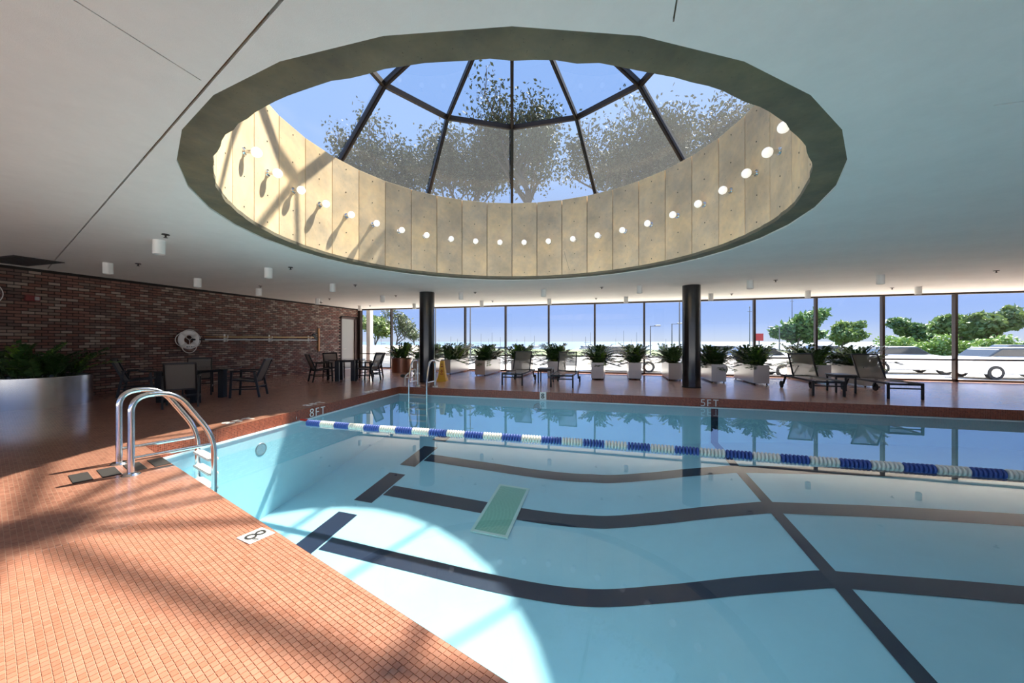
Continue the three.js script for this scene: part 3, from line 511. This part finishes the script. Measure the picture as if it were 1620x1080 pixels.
{
  const spots = [[-8.0, -14.75, 'just left of the ladder column'], [-6.72, -14.8, 'just right of the ladder column'], [-5.12, -14.55, 'behind the yellow cone, second right of the ladder column'], [-3.65, -14.6, 'behind the first lounger'], [-2.24, -14.68, 'between the two left loungers'], [-.6, -14.3, 'right of the second lounger'], [.68, -14.65, 'second left of the middle column'], [2.0, -14.7, 'partly hidden behind the middle column'], [3.26, -14.35, 'first right of the middle column'], [4.4, -14.12, 'left of the third lounger'], [6.35, -14.85, 'behind the third lounger'], [7.3, -14.2, 'behind the last lounger']];
  let src;
  spots.forEach(([x, z, w], i) => {
    const label = `pale metal trough planter ${w}`, q = [x, 0, z];
    if (src) copyOf(src, q, 0, label); else {
      src = thing('trough_planter', label, 'planter', q, 0, 'trough planters along the windows');
      part('box', [box(-.215, -.2, .04, .6, -1, 1), box(.2, .215, .04, .6, -1, 1), box(-.2, .2, .04, .6, -1, -.985), box(-.2, .2, .04, .6, .985, 1), box(-.2, .2, .04, .06, -.985, .985)], planterGrey, src);
      part('soil', box(-.2, .2, .5, .52, -.985, .985), soilMat, src);
      for (const [sx, sz] of [[-1, -1], [1, -1], [-1, 1], [1, 1]]) part('foot', cyl(.02, .02, .04, sx * .17, 0, sz * .92, 12), blackTube, src);
    }
    plant(`arching green plant in the trough ${w}`, [x, .52, z], i % 2 ? Math.PI : 0, troughPlants[i % 3], 'leafy pot plants');
  });
}

// ---------------------------------------------------------------- furniture
function makeChair(label, p, turn, group) { // faces +z
  const o = thing('sling_chair', label, 'chair', p, turn, group), w = .27;
  for (const s of [-1, 1]) {
    part('leg', bar(V(s * w, 0, .30), V(s * w, .62, .27), .03, .045), blackTube, o);
    part('leg', bar(V(s * w, 0, -.31), V(s * w, .62, -.2), .03, .045), blackTube, o);
    part('arm', rbox(.045, .028, .54, .008, s * w, .63, .03), blackTube, o);
    part('side_rail', bar(V(s * (w - .03), .43, .3), V(s * (w - .03), .38, -.2), .03, .035), blackTube, o);
    part('back_post', bar(V(s * (w - .03), .36, -.19), V(s * (w - .03), .92, -.42), .03, .04), blackTube, o);
  }
  part('back_rail', bar(V(-w + .02, .91, -.415), V(w - .02, .91, -.415), .035, .04), blackTube, o);
  for (const g of [bar(V(-w, .25, -.265), V(w, .25, -.265), .025, .03), bar(V(-w + .02, .42, .29), V(w - .02, .42, .29), .03, .03), bar(V(-w + .02, .37, -.19), V(w - .02, .37, -.19), .03, .03), bar(V(-w, .2, .28), V(-w, .2, -.27), .02, .03), bar(V(w, .2, .28), V(w, .2, -.27), .02, .03)]) part('stretcher', g, blackTube, o);
  const slab = (y0, z0, y1, z1) => { const n = 8, P = [], i0 = -w + .035, i1 = w - .035; for (let k = 0; k < n; k++) { const q = (t) => { const sagY = -Math.sin(Math.PI * t) * .018; return [y0 + (y1 - y0) * t + sagY, z0 + (z1 - z0) * t + sagY * .4]; }, [ya, za] = q(k / n), [yb, zb] = q((k + 1) / n); P.push(i0, ya, za, i1, ya, za, i1, yb, zb, i0, ya, za, i1, yb, zb, i0, yb, zb); } return tris(P); };
  part('seat_sling', slab(.385, -.18, .435, .28), sling, o);
  part('back_sling', slab(.38, -.2, .905, -.412), sling, o);
  return o;
}
function makeTable(label, p, turn, r, group) {
  const o = thing('glass_table', label, 'table', p, turn, group), k = r * .42;
  part('glass_top', new THREE.CylinderGeometry(r, r, .012, 56).translate(0, .726, 0), phys({ color: L(.30, .34, .33), roughness: .03, transmission: .7, thickness: 0, ior: 1.5 }), o);
  part('rim', new THREE.TorusGeometry(r, .011, 8, 56).rotateX(Math.PI / 2).translate(0, .722, 0), blackTube, o);
  for (const [sx, sz] of [[-1, -1], [1, -1], [-1, 1], [1, 1]]) part('leg', rbox(.13, .715, .13, .01, sx * k, .3575, sz * k), blackTube, o);
  part('apron', [box(-k, k, .64, .70, -k - .02, -k + .02), box(-k, k, .64, .70, k - .02, k + .02), box(-k - .02, -k + .02, .64, .70, -k, k), box(k - .02, k + .02, .64, .70, -k, k)], blackTube, o);
  return o;
}
makeTable('large round glass table with thick black legs by the brick wall', [-9.41, 0, -6.18], TH, .9, 'glass tables');
makeTable('small round glass table with black legs near the far windows', [-9.0, 0, -10.75], TH + .2, .6, 'glass tables');
const toward = (x, z, tx, tz) => Math.atan2(tx - x, tz - z);
for (const [x, z, t, label] of [
  [-8.72, -5.52, toward(-8.72, -5.52, -9.55, -6.15), 'black sling chair with its back to the camera at the large glass table'],
  [-10.25, -6.85, toward(-10.25, -6.85, -9.3, -6.1), 'black sling chair on the far side of the large glass table'],
  [-11.5, -6.3, toward(0, 0, .62, -.78), 'black sling chair with pale seat by the steel drum planter'],
  [-8.72, -6.98, toward(-8.72, -6.98, -9.5, -6.5), 'black sling chair seen side on, right of the large glass table'],
  [-9.62, -10.22, toward(-9.62, -10.22, -9.2, -10.9), 'black sling chair with its back to the camera at the small far table'],
  [-10.0, -11.25, toward(-10.0, -11.25, -9.0, -10.7), 'black sling chair behind the small far table by the brick wall'],
  [-8.2, -10.85, toward(-8.2, -10.85, -9.0, -10.75), 'black sling chair right of the small far table'],
  [-8.75, -11.75, toward(-8.75, -11.75, -9.0, -10.75), 'black sling chair behind the small far table toward the windows']]) makeChair(label, [x, 0, z], t, 'sling chairs round the tables');
function makeLounger(label, p, turn) { // feet towards +z, back raised at the -z end
  const o = thing('sun_lounger', label, 'lounger', p, turn, 'sun loungers by the windows'), w = .32;
  for (const s of [-1, 1]) {
    part('side_rail', rbox(.035, .05, 1.86, .008, s * w, .36, -.02), blackTube, o);
    part('leg', rbox(.045, .37, .05, .008, s * w, .185, .88), blackTube, o);
    part('leg', bar(V(s * w, .34, -.66), V(s * w, .12, -.8), .04, .045), blackTube, o);
    part('wheel', new THREE.CylinderGeometry(.1, .1, .035, 24).rotateZ(Math.PI / 2).translate(s * (w + .045), .1, -.8), rubber, o);
    part('back_post', bar(V(s * (w - .035), .37, -.25), V(s * (w - .035), 1.0, -.58), .03, .035), blackTube, o);
  }
  for (const g of [bar(V(-w, .35, .9), V(w, .35, .9), .035, .045), bar(V(-w, .25, .88), V(w, .25, .88), .025, .03), bar(V(-w, .35, -.93), V(w, .35, -.93), .03, .04)]) part('cross_rail', g, blackTube, o);
  part('back_rail', bar(V(-w + .02, 1.0, -.58), V(w - .02, 1.0, -.58), .035, .035), blackTube, o);
  const i0 = -w + .04, i1 = w - .04, sag = (t) => -Math.sin(Math.PI * t) * .03, P = [], B = [], n = 8;
  for (let k = 0; k < n; k++) { const a = k / n, b = (k + 1) / n, za = -.24 + 1.12 * a, zb = -.24 + 1.12 * b, ya = .392 + sag(a) * .5, yb = .392 + sag(b) * .5; P.push(i0, ya, zb, i1, yb, zb, i1, ya, za, i0, ya, zb, i1, ya, za, i0, ya, za); const q = (t) => [.39 + .6 * t, -.26 - .315 * t + sag(t)], [y0, z0] = q(a), [y1, z1] = q(b); B.push(i0, y0, z0, i1, y0, z0, i1, y1, z1, i0, y0, z0, i1, y1, z1, i0, y1, z1); }
  part('seat_sling', tris(P), sling, o); part('back_sling', tris(B), sling, o);
  part('back_strut', bar(V(-.1, .36, -.75), V(-.1, .66, -.42), .02, .02), blackTube, o);
  return o;
}
makeLounger('black sling lounger nearest the yellow cone', [-3.05, 0, -11.75], 0);
makeLounger('black sling lounger just left of the trough planters at the window middle', [-1.5, 0, -11.6], 0);
makeLounger('black sling lounger right of the middle column', [5.07, 0, -11.7], 0);
makeLounger('black sling lounger farthest right', [6.52, 0, -11.6], 0);
for (const [x, z, label] of [[-2.2, -11.95, 'small dark side table between the two left loungers'], [5.83, -11.85, 'small dark side table between the two right loungers']]) {
  const o = thing('side_table', label, 'table', [x, 0, z], 0, 'side tables between loungers');
  part('top', rbox(.5, .03, .5, .008, 0, .465, 0), std({ color: L(.09, .085, .08), roughness: .35 }), o);
  for (const [sx, sz] of [[-1, -1], [1, -1], [-1, 1], [1, 1]]) part('leg', rbox(.04, .45, .04, .006, sx * .21, .225, sz * .21), blackTube, o);
  part('apron', [box(-.21, .21, .40, .44, -.225, -.195), box(-.21, .21, .40, .44, .195, .225), box(-.225, -.195, .40, .44, -.21, .21), box(.195, .225, .40, .44, -.21, .21)], blackTube, o);
}
{ // wet floor cone
  const o = thing('floor_cone', 'yellow plastic wet floor warning cone by the far ladder', 'cone', [-5.68, 0, -11.42], .2), y = std({ color: L(.80, .42, .015), roughness: .4 });
  const shape = (pr) => { const g = new THREE.LatheGeometry(pr.map(([x, h]) => new THREE.Vector2(x, h)), 4, Math.PI / 4); const q = g.toNonIndexed(); q.computeVertexNormals(); return q; };
  part('body', shape([[.0, .70], [.07, .70], [.085, .685], [.17, .16], [.2, .1], [.23, .03], [.23, .0], [.2, .0]]), y, o);
  const m = std({ color: L(.35, .03, .01), roughness: .5 }), mk = [];
  for (const [h, w, t] of [[.6, .05, .02], [.565, .07, .02], [.50, .075, .045], [.38, .06, .03], [.34, .09, .022], [.30, .05, .025], [.25, .1, .025]]) mk.push(bar(V(-w / 2, h, (.085 + (.685 - h) * .162) * .7071 + .002), V(w / 2, h, (.085 + (.685 - h) * .162) * .7071 + .002), .003, t).translate(0, 0, 0));
  const p = part('printed_warning', mk, m, o); p.userData.label = 'dark red printed warning';
}
{ // small items by the far ladder
  const o = thing('handrail_frame', 'low pale tube frame with a black knob beside the far pool ladder', 'handrail', [-6.08, 0, -9.95]);
  part('frame', [sweep(rounded([V(.12, 0, -.2), V(.12, .52, -.2), V(-.1, .3, .05), V(-.1, 0, .05)], .08), .018, 8), sweep([V(-.1, .25, .05), V(.12, .25, -.2)], .014, 8)], whiteMetal, o);
  part('knob', new THREE.SphereGeometry(.06, 16, 12).scale(1.3, .8, .8).translate(-.16, .3, .08), rubber, o);
}

// ---------------------------------------------------------------- outside
const G = -.42;
{
  const lot = structure('ground', 'sunlit pale car park and verge outside');
  const a = noiseField(256, 81), map = tex(256, 256, (i, j) => { const q = (a[j * 256 + i] - .5) * 36; return [clamp(202 + q), clamp(197 + q), clamp(189 + q)]; });
  const g = flat([[-140, -78], [140, -78], [140, 80], [-140, 80]], [[[-13, -16.3], [15.4, -16.3], [15.4, 5.4], [-13, 5.4]]], G), uv = g.attributes.uv; for (let i = 0; i < uv.count; i++) uv.setXY(i, uv.getX(i) / 12, uv.getY(i) / 12);
  part('paving', g, std({ map, roughness: .95 }), lot);
  part('foundation', [box(-13.1, 15.5, -3.4, 0, -16.4, -16.3), box(-13.1, 15.5, -3.4, 0, 5.3, 5.4), box(-13.1, -12.95, -3.4, 0, -16.4, 5.4), box(15.35, 15.5, -3.4, 0, -16.4, 5.4)], std({ color: L(.4, .38, .35), roughness: .9 }), lot);
  part('asphalt_lane', box(-140, 140, G - .02, G + .02, -41, -27), std({ color: L(.10, .098, .095), roughness: .95 }), lot);
  part('grass_verge', box(-140, 140, G - .02, G + .12, -78, -42), std({ color: L(.085, .11, .045), roughness: 1 }), lot);
  const lk = solo('lake_water', flat([[-3000, -4000], [3000, -4000], [3000, -78], [-3000, -78]], [], -1.6), std({ color: L(.055, .085, .11), roughness: .4 }), 'pale blue lake stretching to the horizon beyond the car park', 'lake'); lk.userData.kind = 'stuff';
}
{ // retaining wall seen in the first window
  const o = thing('retaining_wall', 'low pale panelled wall outside the corner window', 'wall', [-17.5, G, -22.5]), m = std({ color: L(.62, .57, .48), roughness: .9 });
  for (let k = 0; k < 7; k++) part('wall_board', box(-7, 4.6, k * .2, k * .2 + .188, -.12 + (k % 2) * .01, .12), m, o);
  part('coping', box(-7.05, 4.65, 1.4, 1.5, -.2, .2), std({ color: L(.72, .68, .6), roughness: .8 }), o);
}
function makeTree(name, label, p, seed, h, spread, nLeaf, leaf, barkC, leafC, group, levels = 4) {
  const r = RNG(seed), o = thing(name, label, 'tree', p, 0, group), wood = [], tips = [];
  const grow = (a, dir, len, rad, lv) => {
    const pts = [a]; let d = dir.clone(), q = a; for (let i = 0; i < 4; i++) { d = d.clone().add(V((r() - .5) * .35, (r() - .35) * .22, (r() - .5) * .35)).normalize(); q = q.clone().addScaledVector(d, len / 4); pts.push(q); if (lv <= 1) tips.push(q); }
    wood.push(sweep(pts, (t) => rad * (1 - .4 * t), lv > 2 ? 8 : 5));
    if (!lv) return;
    const n = lv > 2 ? 4 : 3; for (let k = 0; k < n; k++) { const ang = r() * 6.283, out = .55 + r() * .75, nd = d.clone().multiplyScalar(.7).add(V(Math.cos(ang) * out * spread, .2 + r() * .45, Math.sin(ang) * out * spread)).normalize(); grow(pts[k === 0 ? 4 : 2 + Math.floor(r() * 3)], nd, len * (.62 + r() * .22), rad * .58, lv - 1); }
  };
  grow(V(0, 0, 0), V((r() - .5) * .2, 1, (r() - .5) * .2).normalize(), h * .34, h * .022, levels);
  part('trunk_and_branches', wood, std({ color: barkC, roughness: .95 }), o);
  const P = []; for (let k = 0; k < nLeaf; k++) {
    const t = tips[Math.floor(r() * tips.length)], c = t.clone().add(V((r() - .5), (r() - .5), (r() - .5)).multiplyScalar(h * .14)), u = V(r() - .5, r() - .5, r() - .5).normalize(), v = V(r() - .5, r() - .5, r() - .5).cross(u).normalize(), s = leaf * (.6 + r() * .8); u.multiplyScalar(s); v.multiplyScalar(s * .55);
    const A = c.clone().add(u), B = c.clone().add(v), C = c.clone().sub(u), D = c.clone().sub(v); P.push(A.x, A.y, A.z, B.x, B.y, B.z, C.x, C.y, C.z, A.x, A.y, A.z, C.x, C.y, C.z, D.x, D.y, D.z);
  }
  const f = part('foliage', tris(P), phys({ color: leafC, roughness: .7, transmission: .35, thickness: 0, side: THREE.DoubleSide }), o); f.userData.kind = 'stuff'; return o;
}
const at = (d, px) => { const X = (px - 810) / 580 * d; return [FX * d + RX * X, FZ * d + RZ * X]; };
{ // terrace trees above the dome
  const bark = L(.09, .075, .065), lc = L(.07, .085, .045);
  for (const [d, px, s, h, w] of [[15, 838, 1, 8.0, 'straight behind the middle rib'], [16.5, 730, 2, 6.2, 'left of the middle rib'], [16.8, 600, 3, 6.3, 'far left through the dome'], [17.5, 500, 4, 5.6, 'at the far left corner of the dome'], [15.8, 985, 5, 6.3, 'right of the middle through the dome'], [15, 1090, 6, 6.6, 'at the right through the dome'], [13.5, 1180, 7, 6.2, 'at the far right corner of the dome']]) {
    const [x, z] = at(d, px); makeTree('terrace_tree', `dusky branching tree seen through the skylight dome, ${w}`, [x, 4.68, z], 900 + s, h, .9, 9500, .075, bark, lc, 'trees above the skylight', 4);
  }
  const rail = thing('terrace_railing', 'thin metal railing on the roof terrace behind the dome', 'railing', [0, 4.7, 0]), m = std({ color: L(.3, .3, .3), roughness: .5, metalness: .5 }), A = at(12.6, 560), B = at(12.6, 1100);
  for (const y of [.75, 1.32]) part('rail', sweep([V(A[0], y, A[1]), V(B[0], y, B[1])], .022, 8), m, rail);
  for (let k = 0; k <= 10; k++) part('post', cyl(.018, .018, 1.32, A[0] + (B[0] - A[0]) * k / 10, 0, A[1] + (B[1] - A[1]) * k / 10, 8), m, rail);
}
{ // trees by the lake
  const bark = L(.10, .08, .06);
  for (const [d, px, s, h, sp, n, lf, c, label] of [
    [46, 1262, 21, 6.2, 1.3, 11000, .27, [.10, .19, .05], 'rounded green tree outside, right of the red sign'], [50, 1330, 22, 5.2, 1.3, 8000, .27, [.13, .2, .04], 'low yellow-green tree outside behind the third lounger'],
    [52, 1440, 23, 5.4, 1.4, 10000, .28, [.09, .17, .05], 'dark green tree outside beyond the last lounger'], [44, 1500, 24, 6.0, 1.4, 11000, .27, [.13, .21, .05], 'broad tree outside seen behind the right window mullion'], [42, 1575, 25, 5.8, 1.4, 11000, .27, [.14, .2, .06], 'bright green tree outside at the right edge'],
    [60, 592, 27, 6.5, .9, 5000, .25, [.14, .2, .04], 'spring green tree outside the corner window'], [58, 625, 28, 7.2, .8, 1300, .2, [.09, .11, .05], 'sparse branching tree outside the second window'], [75, 655, 29, 6, .9, 1200, .2, [.1, .12, .06], 'faint thin tree outside left of the ladder column']]) {
    const [x, z] = at(d, px); makeTree('lakeside_tree', label, [x, G, z], 700 + s, h, sp, n, lf, bark, L(...c), 'trees by the lake', 4);
  }
  const hedge = thing('lakeside_hedge', 'long low bright green hedge beyond the car park at the right', 'hedge', [0, G, 0]), r = RNG(77), P = [], A = at(40, 1395), B = at(38, 1700);
  for (let k = 0; k < 7000; k++) { const t = r(), x = A[0] + (B[0] - A[0]) * t + (r() - .5) * 1.4, z = A[1] + (B[1] - A[1]) * t + (r() - .5) * 1.4, y = .2 + r() * (1.6 + .5 * Math.sin(t * 23) + .3 * Math.sin(t * 61)), u = V(r() - .5, r() - .5, r() - .5).normalize().multiplyScalar(.17), v = V(r() - .5, r() - .5, r() - .5).cross(u).normalize().multiplyScalar(.11); for (const [i, j] of [[1, 0], [0, 1], [-1, 0], [1, 0], [-1, 0], [0, -1]]) P.push(x + u.x * i + v.x * j, y + u.y * i + v.y * j, z + u.z * i + v.z * j); }
  const f = part('foliage', tris(P), phys({ color: L(.16, .26, .05), roughness: .7, transmission: .3, thickness: 0, side: THREE.DoubleSide }), hedge); f.userData.kind = 'stuff';
  part('stems', [...Array(12)].map((_, k) => cyl(.03, .02, 1.2, A[0] + (B[0] - A[0]) * (k + .5) / 12, 0, A[1] + (B[1] - A[1]) * (k + .5) / 12, 6)), std({ color: bark, roughness: 1 }), hedge);
}
function makeCar(label, p, turn, paint) { // nose towards +x
  const o = thing('parked_car', label, 'car', p, turn, 'cars in the car park'), m = phys({ color: L(...paint), roughness: .35, clearcoat: 1, clearcoatRoughness: .05 }), dk = std({ color: L(.03, .035, .04), roughness: .1 }), tyre = std({ color: L(.02, .02, .02), roughness: .8 });
  const ext = (pts, w, bev) => { const g = new THREE.ExtrudeGeometry(new THREE.Shape(pts.map(([x, y]) => new THREE.Vector2(x, y))), { depth: w - 2 * bev, bevelEnabled: true, bevelSize: bev, bevelThickness: bev, bevelSegments: 2, curveSegments: 4 }); g.translate(0, 0, -w / 2 + bev); return g; };
  const arch = (cx) => [...Array(9)].map((_, i) => { const a = Math.PI * (1 - i / 8) ; return [cx - Math.cos(a) * -.36, .32 + Math.sin(a) * .36]; });
  part('body', ext([[-2.2, .35], [-2.25, .8], [-2.1, .95], [-1.2, 1.0], [.9, .98], [1.95, .82], [2.22, .62], [2.2, .3], ...arch(1.4).reverse(), ...arch(-1.4).reverse()], 1.75, .08), m, o);
  part('cabin_glass', ext([[-1.65, .96], [-1.05, 1.40], [.25, 1.42], [1.0, .96]], 1.5, .06), dk, o);
  part('roof', ext([[-1.12, 1.40], [-1.0, 1.46], [.15, 1.48], [.3, 1.41]], 1.42, .03), m, o);
  for (const [x, s] of [[-1.4, -1], [-1.4, 1], [1.4, -1], [1.4, 1]]) { const w = part('wheel', new THREE.CylinderGeometry(.32, .32, .2, 24).rotateX(Math.PI / 2).translate(x, .32, s * .78), tyre, o); part('hubcap', new THREE.CylinderGeometry(.2, .2, .21, 10).rotateX(Math.PI / 2).translate(x, .32, s * .78), brushed, w); }
  for (const s of [-1, 1]) { part('headlight', rbox(.08, .12, .34, .03, 2.16, .66, s * .6), std({ color: L(.8, .8, .8), roughness: .1 }), o); part('tail_lamp', rbox(.08, .16, .3, .03, -2.2, .78, s * .62), std({ color: L(.35, .03, .03), roughness: .2 }), o); }
  return o;
}
for (const [d, px, t, c, label] of [[19.5, 1180, 0, [.6, .6, .6], 'white parked car behind the trough planters right of the middle column'], [20.5, 1425, .05, [.7, .69, .67], 'pale parked car outside beyond the last lounger'], [17.5, 1600, .1, [.62, .62, .62], 'white parked car outside at the right edge'], [26, 1130, 0, [.25, .26, .28], 'dark grey parked car outside in the second row by the middle column'], [30, 1590, 0, [.3, .31, .33], 'grey parked car outside in the back row at the right'], [22, 985, 0, [.65, .65, .64], 'silver parked car outside left of the middle column'], [27, 1290, 0, [.5, .5, .5], 'light grey parked car outside behind the third lounger']]) { const [x, z] = at(d, px); makeCar(label, [x, G, z], t + (c[0] > .6 ? 0 : Math.PI), c); }
{ // boats, poles and the red sign
  const pxs = [604, 640, 648, 688, 693, 712, 722, 745, 760, 771, 779, 790, 818, 830, 845, 926, 933, 973, 986, 998, 1008, 1053]; let b0;
  const mast = std({ color: L(.22, .2, .18), roughness: .6 }), r = RNG(55);
  pxs.forEach((px, i) => {
    const d = 110 + (i * 17 % 5) * 16 + r() * 8, [x, z] = at(d, px), label = `moored sailboat with a bare mast on the lake, ${ORD[i]} from the left`;
    if (b0) { const c = copyOf(b0, [x, -1.6, z], r() * 3, label); c.scale.y = .6 + r() * .55; return; }
    b0 = thing('sailboat', label, 'boat', [x, -1.6, z], r() * 3, 'moored sailboats');
    const hull = new THREE.Shape([[-3.2, 0], [-3.4, .9], [3.9, 1.1], [3.0, 0]].map(([u, v]) => new THREE.Vector2(u, v)));
    part('hull', new THREE.ExtrudeGeometry(hull, { depth: 1.6, bevelEnabled: true, bevelSize: .2, bevelThickness: .4, bevelSegments: 2 }).translate(0, 0, -.8), std({ color: L(.2, .2, .2), roughness: .4 }), b0);
    part('mast', cyl(.08, .05, 5.0, .4, .9, 0, 8), mast, b0); part('boom', bar(V(.4, 2.2, 0), V(-2.6, 2.3, 0), .12, .12), mast, b0);
  });
  const steel = std({ color: L(.16, .16, .16), roughness: .5, metalness: .5 });
  for (const [d, px, h, arm, label] of [[44, 1063, 3.9, .9, 'tall street lamp with a short arm outside left of the middle column'], [42, 1233, 3.4, -1.0, 'street lamp with a left-pointing arm outside before the green tree'], [36, 1029, 3.3, .7, 'short pole carrying a round fitting outside, left of the street lamp']]) {
    const [x, z] = at(d, px), o = thing('street_lamp', label, 'street lamp', [x, G, z], TH, 'street lamps outside'); part('pole', cyl(.075, .05, h, 0, 0, 0, 10), steel, o); part('arm', bar(V(0, h - .05, 0), V(arm, h, 0), .06, .06), steel, o); part('lamp_head', rbox(.55, .12, .25, .04, arm, h + .02, 0), steel, o);
  }
  for (const [d, px, h, label] of [[60, 1186, 7.4, 'tall bare mast pole outside just left of a window mullion'], [70, 1253, 10.5, 'tall pole with a crossbar rising above the green tree'], [40, 689, 11, 'tall dark flagpole outside just right of the ladder column'], [40, 744, 9, 'thin flagpole outside in the next window'], [42, 1075, 9, 'tall dark pole outside close to the middle column']]) {
    const [x, z] = at(d, px), o = thing('flag_pole', label, 'pole', [x, G, z], TH, 'tall poles outside'); part('pole', cyl(.09, .05, h, 0, 0, 0, 10), steel, o); part('crossbar', bar(V(-.35, h * .9, 0), V(.35, h * .9, 0), .05, .05), steel, o); part('finial', new THREE.SphereGeometry(.1, 10, 8).translate(0, h, 0), steel, o);
  }
  const [x, z] = at(66, 1201), o = thing('red_sign', 'square red sign panel on a post beyond the car park', 'sign', [x, G, z], TH); part('panel', box(-.7, .7, 1.9, 3.2, -.1, .1), std({ color: L(.55, .03, .03), roughness: .5 }), o); part('post', cyl(.1, .1, 1.95, 0, 0, 0, 10), steel, o);
}

scene.traverse((o) => { if (o.isMesh) { o.castShadow = true; o.receiveShadow = true; } });
renderer.render(scene, camera);
